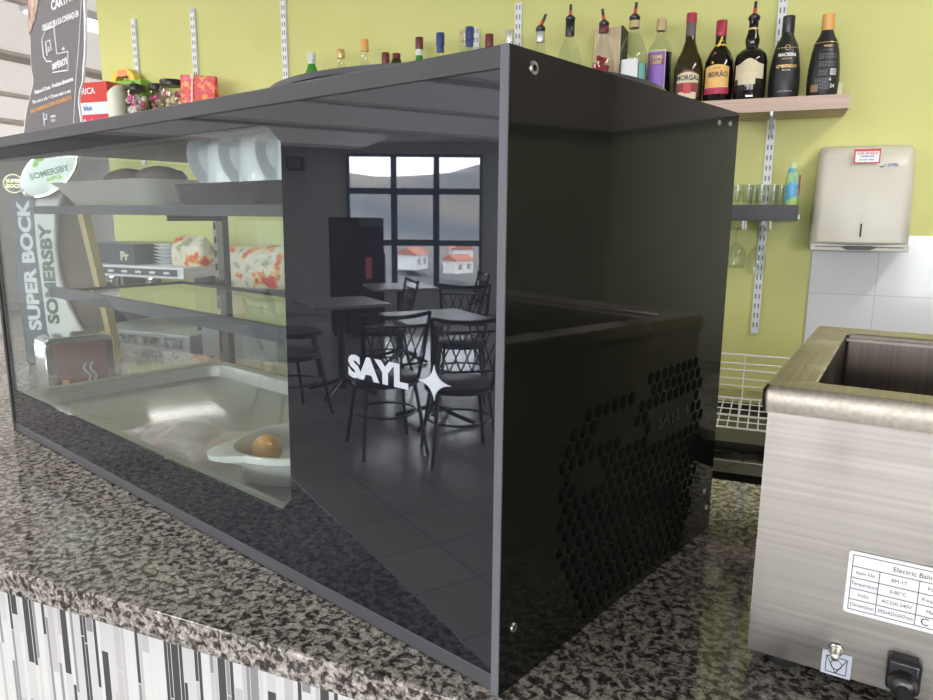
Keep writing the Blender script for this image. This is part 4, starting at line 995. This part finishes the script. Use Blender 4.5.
b = B().box(-DW / 2, DW / 2, -.128, 0, 0, .0215); obj('base', b, m_dgrey, t, bevel=.003)
b = B(); 
b.prism([(-.052, .0135), (-.030, .0165), (.030, .0165), (.052, .0135), (.030, .004), (-.030, .004)], -.1300, -.1285, 'y'); b.box(-.118, .118, -.1295, -.1285, .0118, .0142)
obj('paper_slot', b, P('slot_dark', (.06, .06, .06), .5), t)
obj('level_window', B().box(-.0022, .0022, -.1435, -.141, .044, .082), m_black, t)
sk = obj('sticker', B().box(-.034, .034, -.0006, .0006, -.0205, .0205), m_ink_red, t, (-.003, -.1378, .2760), (-.09, .0, 0)); sk['label'] = 'small red-bordered sticker'
obj('sticker_face', B().box(-.0305, .0305, -.0012, -.0005, -.0175, .0135), m_white_paper, sk)
for k, (s, z_) in enumerate((('PAPEL DE MÃOS', .0075), ('HIGIENIZE', -.001), ('as suas mãos', -.010))): text(s, .0075, (m_ink_red, P('steel_blue_ink', (.15, .22, .42), .5), m_lab_grey)[k], sk, (0, -.0016, z_), R90, 'sticker_lettering', bold=.0002, sx=1.0)
b = B().prism([(-.016, 0), (-.004, .002), (.004, .009), (-.002, .0005), (-.010, -.0035)], -.001, 0, 'y'); lgj = obj('maker_mark', b, m_ink_blue, t, (.046, -.1390, .2460), (-.06, 0, 0))
text('JOFEL', .0105, m_ink_blue, lgj, (.020, -.001, .004), R90, 'maker_lettering', bold=.0004)

# ================================================================== BACK BENCH AND ITS THINGS
BZ = ZC - .2
t = thing('back_bench', 'low steel-topped work bench along the green wall', 'bench', (0, 0, 0))
obj('bench_top', B().box(-2.75, 1.7, 1.30, 2.09, BZ - .032, BZ), brushed('bench_steel', (.56, .56, .52), 0, .25), t, bevel=.002)
obj('bench_cabinet', B().box(-2.72, 1.68, 1.36, 2.08, 0, BZ - .033), m_black, t)
obj('bench_panel', B().box(-.55, .5, 1.325, 1.36, BZ - .40, BZ - .12), P('grey_enamel_panel', (.26, .25, .22), .4), t)
for k, (x, mt) in enumerate(((-.02, m_ink_red), (.05, P('green_lamp_cap', (.03, .20, .08), .4)))): obj('bench_knob', B().lathe([(1e-5, 0), (.012, 0), (.011, .02), (1e-5, .021)], 16), mt, t, (x, 1.326, BZ - .135), (pi / 2, 0, 0))
t = thing('drainer_mat', 'black drip tray under the white wire dish rack', 'tray', (.12, 1.58, BZ))
obj('tray_body', bowl([rr(-.40, .42, -.20, .20, .02, .0), rr(-.41, .43, -.215, .215, .02, .028), rr(-.405, .425, -.21, .21, .02, .028), rr(-.395, .415, -.195, .195, .02, .006)]), m_blackplas, t)
t = thing('dish_rack', 'white coated wire dish rack behind the bain marie', 'dish rack', (.12, 1.575, BZ + .030))
b = B(); X0, X1, Y0, Y1 = -.36, .38, -.165, .165
for z_, r_ in ((.022, .003), (.06, .0022), (.082, .0022), (.108, .0028), (.128, .0022), (.154, .003)): b.tube([(X0, Y1, z_), (X1, Y1, z_)], r_, 8)
for z_ in (.022, .055): b.tube([(X0, Y0, z_), (X1, Y0, z_)], .003, 8)
for x in (X0, X1):
    for z_ in (.022, .06, .108): b.tube([(x, Y0, z_), (x, Y1, z_)], .0025, 8)
    b.tube([(x, Y0, .055), (x, Y1, .154)], .003, 8)
x = X0
while x <= X1 + .001:
    b.tube([(x, Y1, .0), (x, Y1, .154)], .0022, 6); x += .1233
obj('rack_basket', b, m_wire, t)
b = B(); x = X0
while x <= X1: b.tube([(x, Y0, .020), (x, Y1, .020)], .0018, 6); x += .0247
for k in range(6): y = Y0 + .066 * k; b.tube([(X0, y, .022), (X1, y, .022)], .0018, 6)
obj('rack_floor', b, m_wire, t)
b = B().tube([(.012, Y0, .020), (.012, Y0, .095)], .0022, 6)
for x in (X0, X1):
    for y in (Y0, Y1): b.tube([(x, y, -.022), (x, y, .05)], .003, 6)
obj('rack_post', b, m_wire, t)
# espresso machine
t = thing('coffee_machine', 'dark coffee machine with silver control strip, seen through the case', 'coffee machine', (-2.27, 1.84, BZ))
obj('machine_base', B().box(-.30, .33, -.15, .20, 0, .10), P('pale_enamel', (.55, .56, .58), .3), t, bevel=.006)
obj('drip_grille', B().box(-.26, .29, -.155, -.151, .045, .085), noisy('grille_marks', (.02, .02, .02), (.5, .5, .52), 25, .4), t)
obj('machine_column', B().box(-.30, -.22, -.02, .20, .10, .33).box(.25, .33, -.02, .20, .10, .33), m_machine, t)
h_ = obj('machine_head', B().box(-.30, .33, -.16, .20, .325, .372), m_rail, t, bevel=.004)
b = B().box(-.27, .30, -.1622, -.1605, .336, .362); obj('control_strip', b, m_machine, h_)
b = B()
for k in range(7): b.box(-.22 + k * .075, -.19 + k * .075, -.1636, -.1622, .343, .353)
obj('control_marks', b, m_white_paper, h_)
bx_ = obj('machine_panel', B().box(-.30, .035, -.12, .16, .373, .455), m_machine, t, bevel=.004)
text('Pr', .050, P('cream_print', (.75, .68, .50), .5), bx_, (-.020, -.1212, .405), R90, 'panel_lettering', bold=.002)
for x in (-.12, .10):
    g_ = obj('group_head', B().lathe([(1e-5, 0), (.03, 0), (.033, .01), (.033, .05), (1e-5, .05)], 20), m_chrome, t, (x, -.09, .275))
    obj('handle', B().tube([(0, -.03, .012), (0, -.15, .0)], .011, 10), m_blackplas, g_)
def plate_stack(loc, n_, r, label):
    for k in range(n_):
        t = thing('stacked_plate', '%s, %s' % (('lowest', 'second', 'third', 'fourth', 'fifth', 'sixth')[k] + ' white plate', label), 'plate', (loc[0], loc[1], loc[2] + k * .014), 0, 'plates on the coffee machine')
        obj('plate_body', B().lathe([(1e-5, 0), (r * .55, 0), (r * .6, .003), (r, .012), (r * .98, .0135), (r * .58, .006), (1e-5, .004)], 32), m_ceramic, t)
plate_stack((-2.165, 1.83, BZ + .3725), 6, .055, 'of the stack on the coffee machine')
m_floral, nt, bb = newmat('floral_print'); Lk = nt.links.new; mp = coords(nt, (9, 9, 9)); vo = N(nt, 'ShaderNodeTexNoise'); vo.inputs['Scale'].default_value = 1.6; vo.inputs['Detail'].default_value = 3; Lk(mp.outputs[0], vo.inputs['Vector'])
rp = ramp(nt, [(.36, (.32, .35, .18)), (.44, (.72, .66, .54)), (.54, (.74, .68, .56)), (.58, (.80, .45, .06)), (.62, (.70, .04, .03)), (.75, (.58, .02, .02))]); Lk(vo.outputs['Fac'], rp.inputs[0]); Lk(rp.outputs[0], bb.inputs['Base Color']); bb.inputs['Roughness'].default_value = .4
def floral_bag(loc, w_, d_, h, rz, label):
    b = B(); nx = 10
    vs = []; 
    for j, (zz, sc, sd_) in enumerate(((0, 1, 1), (h * .1, 1.04, 1.1), (h * .6, 1.02, 1.05), (h * .85, .95, .6), (h, .88, .12))):
        for k in range(24):
            a = 2 * pi * k / 24; cx_ = abs(cos(a)) ** .5 * (1 if cos(a) > 0 else -1); sy_ = abs(sin(a)) ** .5 * (1 if sin(a) > 0 else -1)
            vs.append((w_ / 2 * sc * cx_, d_ / 2 * sd_ * sy_, zz + (.006 * sin(3 * a + j) if j > 2 else 0)))
    fs = [(j * 24 + k, j * 24 + (k + 1) % 24, (j + 1) * 24 + (k + 1) % 24, (j + 1) * 24 + k) for j in range(4) for k in range(24)] + [tuple(range(24))[::-1], tuple(range(96, 120))]
    b.add(vs, fs, True); o = obj('floral_bag', b, m_floral, loc=loc, rot=(0, 0, rz)); tag(o, label, 'bag', 'floral bags behind the case'); return o
floral_bag((-2.015, 1.82, BZ + .3725), .17, .10, .115, 0, 'floral bag with red blooms on the coffee machine')
t = thing('coffee_grinder', 'dark square coffee grinder under the second floral bag', 'grinder', (-1.76, 1.93, BZ)); obj('grinder_body', B().box(-.17, .17, -.10, .10, 0, .285), m_machine, t, bevel=.012); obj('grinder_knob', B().lathe([(1e-5, 0), (.035, 0), (.033, .02), (1e-5, .022)], 20), m_blackplas, t, (-.12, -.10, .23), (pi / 2, 0, 0))
floral_bag((-1.75, 1.92, BZ + .286), .32, .13, .165, 0, 'wide floral bag on the dark coffee grinder')
o = obj('pink_box', B().box(-.05, .05, -.03, .03, 0, .095), m_pink, loc=(-1.74, 1.75, BZ + .1905), bevel=.002); tag(o, 'pink carton on the low grey storage box behind the case', 'box')
obj('box_lid', B().box(-.051, .051, -.031, .031, .080, .0955), m_lab_cream, o)
t = thing('storage_box', 'low grey storage box under the pink carton and grey mugs', 'box', (-1.66, 1.72, BZ)); obj('box_body', B().box(-.18, .18, -.07, .07, 0, .15), m_mug_grey, t, bevel=.006); obj('box_lid', B().box(-.185, .185, -.075, .075, .150, .190), m_profile, t, bevel=.004)
def mug(loc, label):
    t = thing('grey_mug', label, 'mug', loc, .4, 'grey mugs behind the case')
    obj('mug_body', B().lathe([(1e-5, 0), (.030, 0), (.036, .006), (.038, .055), (.034, .055), (.032, .01), (1e-5, .008)], 24), m_mug_grey, t); obj('handle', B().tube([(.036, 0, .045), (.052, 0, .04), (.054, 0, .022), (.036, 0, .014)], .0045, 8), m_mug_grey, t)
for x, z_, lab in ((-1.63, 0, 'lower grey mug right of the pink carton'), (-1.545, 0, 'rightmost grey mug on the low storage box'), (-1.63, .056, 'upper grey mug stacked on another beside the pink carton')): mug((x, 1.72, BZ + .1905 + z_), lab)

# ================================================================== LEFT END OF THE BAR
# napkin dispenser
ang = atan2(.659 - .535, -1.166 + 1.215)
t = thing('napkin_dispenser', 'chrome napkin dispenser with dark red front, beyond the left end of the case', 'dispenser', (-1.215, .605, ZC), ang)
obj('dispenser_shell', B().prism([(p[0], p[1]) for p in rr(-.070, .070, 0, .122, .018, 0)], -.035, .035, 'y'), m_chrome, t, bevel=.003)
fpnl = obj('front_plate', B().box(-.052, .052, -.0375, -.035, .008, .108), P('dark_red_print', (.16, .035, .035), .4), t)
for dx in (0, .013): obj('steam_mark', B().tube([(dx + .006 * sin(k * .9), -.0385, .020 + k * .006) for k in range(8)], .0018, 6), m_logo_white, fpnl, (.008, 0, 0))
obj('orange_mark', B().box(-.042, -.030, -.0385, -.0374, .010, .030), m_amber, fpnl)
# beer tower
TT = Vector((.83, .55, 0)).normalized()
TA = atan2(TT.y, TT.x)
t = thing('beer_tower', 'beer dispensing tower with dark and white columns beyond the left end', 'beer tower', (-1.5, .75, ZC), TA)
m_slate = P('slate_blue_column', (.07, .095, .125), .35); m_tw = P('tower_white', (.74, .73, .70), .35)
dc = obj('dark_column', B().prism([(-.055, 0), (.016, 0), (.010, .30), (.004, .43), (-.052, .43), (-.060, .2)], .012, .10, 'y'), m_slate, t, bevel=.006)
wc = obj('white_column', B().prism([(.006, 0), (.120, 0), (.108, .05), (.080, .10), (.058, .16), (.046, .23), (.044, .30), (.050, .37), (.075, .44), (.020, .46), (.000, .38), (-.002, .30), (.002, .15)], .0, .085, 'y'), m_tw, t, bevel=.005)
obj('bronze_side', B().prism([(.122, 0), (.145, 0), (.132, .12), (.092, .40), (.076, .44), (.052, .37), (.046, .30), (.048, .23), (.060, .16), (.082, .10), (.110, .05)], .018, .075, 'y'), noisy('bronze_lacquer', (.07, .05, .03), (.13, .095, .055), 12, .6), t)
obj('gold_edge', B().prism([(.145, 0), (.157, 0), (.144, .12), (.104, .40), (.092, .40), (.132, .12)], .015, .078, 'y'), P('gold_edge_paint', (.46, .34, .12), .35), t)
def vtxt(s, x, z, ln, hgt, mat, par, y, bold=.001):
    me = text_mesh(s, .05, mat, 'column_lettering', bold=bold)
    xs = [v.co.x for v in me.vertices]; ys = [v.co.y for v in me.vertices]; kx = ln / (max(xs) - min(xs)); ky = hgt / (max(ys) - min(ys))
    for v in me.vertices: v.co.x *= kx; v.co.y *= ky
    o = bpy.data.objects.new('column_lettering', me); COL.objects.link(o); o.parent = par; o.location = (x, y, z); o.rotation_euler = (pi / 2, -pi / 2, 0)
vtxt('SUPER BOCK', -.024, .248, .325, .030, m_white_paper, dc, .0112, .0022)
vtxt('SOMERSBY', .024, .228, .250, .028, P('bottle_green_ink', (.04, .11, .08), .4), wc, -.0008, .0022)
# tilted oval lit medallion
md = obj('medallion', B().lathe([(1e-5, -.010), (.080, -.010), (.086, -.004), (.086, .004), (.080, .008), (1e-5, .008)], 48, sy=.54), m_chrome, t, (.058, -.030, .480), (pi / 2, -radians(43), 0))
obj('medallion_face', B().lathe([(1e-5, .0095), (.074, .009), (.077, .0075)], 48, sy=.52), P('lit_medallion_face', (.8, .85, .8), .3, emit=(.85, 1, .92), estr=.3), md)
gi = P('lime_green_ink', (.30, .62, .08), .4, emit=(.35, .75, .1), estr=.25); di = P('sage_ink', (.18, .30, .22), .4)
text('SOMERSBY', .019, di, md, (-.002, -.004, .0105), (0, 0, -radians(27)), 'medallion_lettering', bold=.0005); text('APPLE', .013, gi, md, (-.004, -.020, .0105), (0, 0, -radians(27)), 'medallion_lettering', bold=.0004)
b = B()
for k in range(5): a = radians(30 + k * 30); b.sphere((.012 * cos(a), .024 + .010 * sin(a), .0105), .008, 10, .1, 1, .6)
obj('leaf_mark', b, gi, md)
rg = obj('round_badge', B().lathe([(1e-5, 0), (.024, 0), (.0255, .003), (.024, .006), (1e-5, .006)], 32), m_slate, t, (-.036, .004, .450), (pi / 2, 0, 0))
m_badge = P('lit_gold_badge', (.8, .7, .4), .3, emit=(1, .85, .45), estr=1.2)
obj('badge_ring', B().tube([(.0215 * cos(k * pi / 16), .0215 * sin(k * pi / 16), .0065) for k in range(32)], .0013, 6, closed=True), m_badge, rg)
text('SUPER', .0115, m_badge, rg, (0, .006, .0066), (0, 0, 0), 'badge_lettering', bold=.0006); text('BOCK', .0125, m_badge, rg, (0, -.006, .0066), (0, 0, 0), 'badge_lettering', bold=.0006)
obj('neck', B().tube([(.058, .02, .44), (.058, .0, .47), (.058, -.022, .48)], .014, 12), m_chrome, t); obj('neck', B().tube([(-.036, .05, .43), (-.036, .02, .452), (-.036, .006, .45)], .008, 12), m_chrome, t)

# ================================================================== DINING ROOM (seen mirrored in the black glass)
def make_chair(loc, rz, label):
    """bistro chair, back towards local +y"""
    t = thing('bistro_chair', label, 'chair', loc, rz, 'metal bistro chairs with lattice backs')
    obj('seat', B().lathe([(1e-5, .438), (.195, .438), (.205, .446), (.205, .458), (.19, .468), (1e-5, .472)], 32), m_chair_seat, t)
    obj('seat_ring', B().tube([(.20 * cos(k * pi / 16), .20 * sin(k * pi / 16), .43) for k in range(32)], .011, 8, closed=True), m_chair_metal, t)
    for sx_ in (-1, 1):
        obj('leg', B().tube([(sx_ * .15, -.13, .43), (sx_ * .175, -.175, .2), (sx_ * .20, -.21, 0)], .0115, 8), m_chair_metal, t)
        obj('leg', B().tube([(sx_ * .15, .13, .43), (sx_ * .175, .175, .2), (sx_ * .20, .22, 0)], .0115, 8), m_chair_metal, t)
        obj('back_post', B().tube([(sx_ * .165, .12, .43), (sx_ * .185, .19, .62), (sx_ * .205, .25, .88)], .011, 8), m_chair_metal, t)
    obj('leg_ring', B().tube([(.19 * cos(k * pi / 14), .19 * sin(k * pi / 14), .24) for k in range(28)], .008, 6, closed=True), m_chair_metal, t)
    def bp(x, z): return (x, .12 + (z - .43) * .29 + .035 * (1 - (x / .2) ** 2), z)
    obj('top_rail', B().tube([bp(-.205 + .41 * k / 8, .875 - .02 * (1 - ((k - 4) / 4) ** 2)) for k in range(9)], .012, 8), m_chair_metal, t)
    obj('back_rail', B().tube([bp(-.20 + .40 * k / 8, .80) for k in range(9)], .008, 6), m_chair_metal, t)
    obj('back_rail', B().tube([bp(-.18 + .36 * k / 8, .56) for k in range(9)], .008, 6), m_chair_metal, t)
    b = B()
    for k in range(6): x = -.16 + .064 * k; b.tube([bp(x, .56), bp(max(-.19, min(.19, x + .09)), .80)], .0045, 6); b.tube([bp(x, .56), bp(max(-.19, min(.19, x - .09)), .80)], .0045, 6)
    obj('lattice', b, m_chair_metal, t); return t
def yaw_to(dx, dy): return atan2(dy, dx) - pi / 2
c0 = make_chair((-3.13, -1.86, 0), yaw_to(.83, .30), 'lattice-backed chair nearest, mirrored right of the star logo')
for (x, y, r_, lab) in ((-3.50, -1.55, yaw_to(.9, .15), 'lattice-backed chair mirrored behind the white letters'),
                        (-4.35, -2.62, yaw_to(-.8, -.6), 'lattice-backed chair across the nearest mirrored table'),
                        (-5.45, -1.65, yaw_to(-.2, .9), 'chair mirrored at the far left beside the second table'),
                        (-4.55, -1.30, yaw_to(.2, .9), 'chair mirrored left of the letters, near side of second table'),
                        (-5.6, -3.35, yaw_to(.3, -.9), 'chair mirrored at the right edge below the window'),
                        (-5.2, -2.35, yaw_to(.2, -.9), 'chair mirrored behind the second table under the window')):
    dup(c0, (x, y, 0), r_, lab)
def make_table(loc, rz, w_, d_, label):
    t = thing('cafe_table', label, 'table', loc, rz, 'pedestal cafe tables')
    obj('tabletop', B().prism([(p[0], p[1]) for p in rr(-w_ / 2, w_ / 2, -d_ / 2, d_ / 2, .03, 0)], .725, .75), m_table, t, bevel=.004)
    obj('pedestal', B().tube([(0, 0, .04), (0, 0, .725)], .03, 14), m_chair_metal, t)
    for k in range(4): a = pi / 4 + k * pi / 2; obj('foot', B().tube([(0, 0, .12), (.15 * cos(a), .15 * sin(a), .06), (.30 * cos(a), .30 * sin(a), .015)], .016, 8), m_chair_metal, t)
    return t
t1 = make_table((-3.86, -2.10, 0), .1, .62, .62, 'square pedestal table nearest in the mirrored dining room')
dup(t1, (-4.95, -1.85, 0), .05, 'grey pedestal table mirrored at left, before the tall cooler')
dup(t1, (-5.9, -2.85, 0), .2, 'pedestal table mirrored below the window sill')
# drinks cooler
t = thing('drinks_cooler', 'tall dark drinks cooler standing left of the mirrored window', 'cooler', (-7.55, -3.10, 0), radians(60))
obj('cooler_body', B().box(-.24, .24, -.24, .22, .05, 1.40), m_black, t, bevel=.02); obj('cooler_door', B().box(-.20, .20, -.26, -.24, .15, 1.30), m_gloss_black, t, bevel=.004)
obj('cooler_label', B().box(.06, .18, -.268, -.261, .70, .95), P('red_cooler_sign', (.5, .04, .06), .4), t); obj('handle', B().tube([(-.17, -.27, .5), (-.17, -.29, .55), (-.17, -.29, .95), (-.17, -.27, 1.0)], .01, 8), m_chrome, t)
for k, (x, y) in enumerate(((-.2, -.2), (.2, -.2), (-.2, .18), (.2, .18))): obj('foot', B().lathe([(1e-5, 0), (.02, 0), (.02, .05), (1e-5, .05)], 12), m_rubber, t, (x, y, 0))
# wall speaker
wn = Vector((dW.y * -1, dW.x)) if (-dW.y) > 0 else Vector((dW.y, -dW.x))
sp_ = TL - dW * .70 + wn * .08
t = thing('wall_speaker', 'small black loudspeaker high on the mirrored wall, left of the window', 'speaker', (sp_.x, sp_.y, ZC + 1.08), atan2(wn.y, wn.x) + pi / 2)
obj('speaker_box', B().box(-.11, .11, -.09, .075, -.09, .09), m_blackplas, t, bevel=.01); obj('speaker_grille', B().box(-.09, .09, -.098, -.09, -.075, .075), m_lab_grey, t)

# ================================================================== CAMERA, WORLD, RENDER SETTINGS
cam = bpy.data.cameras.new('camera'); co = bpy.data.objects.new('camera', cam); COL.objects.link(co); SC.camera = co
cam.sensor_width = 36; cam.lens = 717.55 / 933 * 36; cam.clip_start = .02; cam.clip_end = 400
co.matrix_world = Matrix.Translation((.1748, -.4895, ZC + .3825)) @ Matrix.Rotation(.3968, 4, 'Z') @ Matrix.Rotation(pi / 2 - .1855, 4, 'X') @ Matrix.Rotation(.0076, 4, 'Z')
w = bpy.data.worlds.new('overcast'); SC.world = w; w.use_nodes = True; nt = w.node_tree; bg = nt.nodes['Background']
tc = N(nt, 'ShaderNodeTexCoord'); sx_ = N(nt, 'ShaderNodeSeparateXYZ'); nt.links.new(tc.outputs['Generated'], sx_.inputs[0])
rp = ramp(nt, [(.47, (.55, .58, .62)), (.505, (.95, .94, .94)), (1, (.92, .96, 1.0))]); mr = N(nt, 'ShaderNodeMapRange'); mr.inputs['From Min'].default_value = -1
nt.links.new(sx_.outputs[2], mr.inputs[0]); nt.links.new(mr.outputs[0], rp.inputs[0]); nt.links.new(rp.outputs[0], bg.inputs[0]); bg.inputs[1].default_value = 15.0
vs_ = SC.view_settings; vs_.view_transform = 'Standard'; vs_.look = 'None'; vs_.gamma = 1; vs_.exposure = .28; vs_.use_curve_mapping = False
SC.cycles.max_bounces = 10; SC.cycles.diffuse_bounces = 5; SC.cycles.transparent_max_bounces = 24; SC.cycles.caustics_reflective = False; SC.cycles.caustics_refractive = False
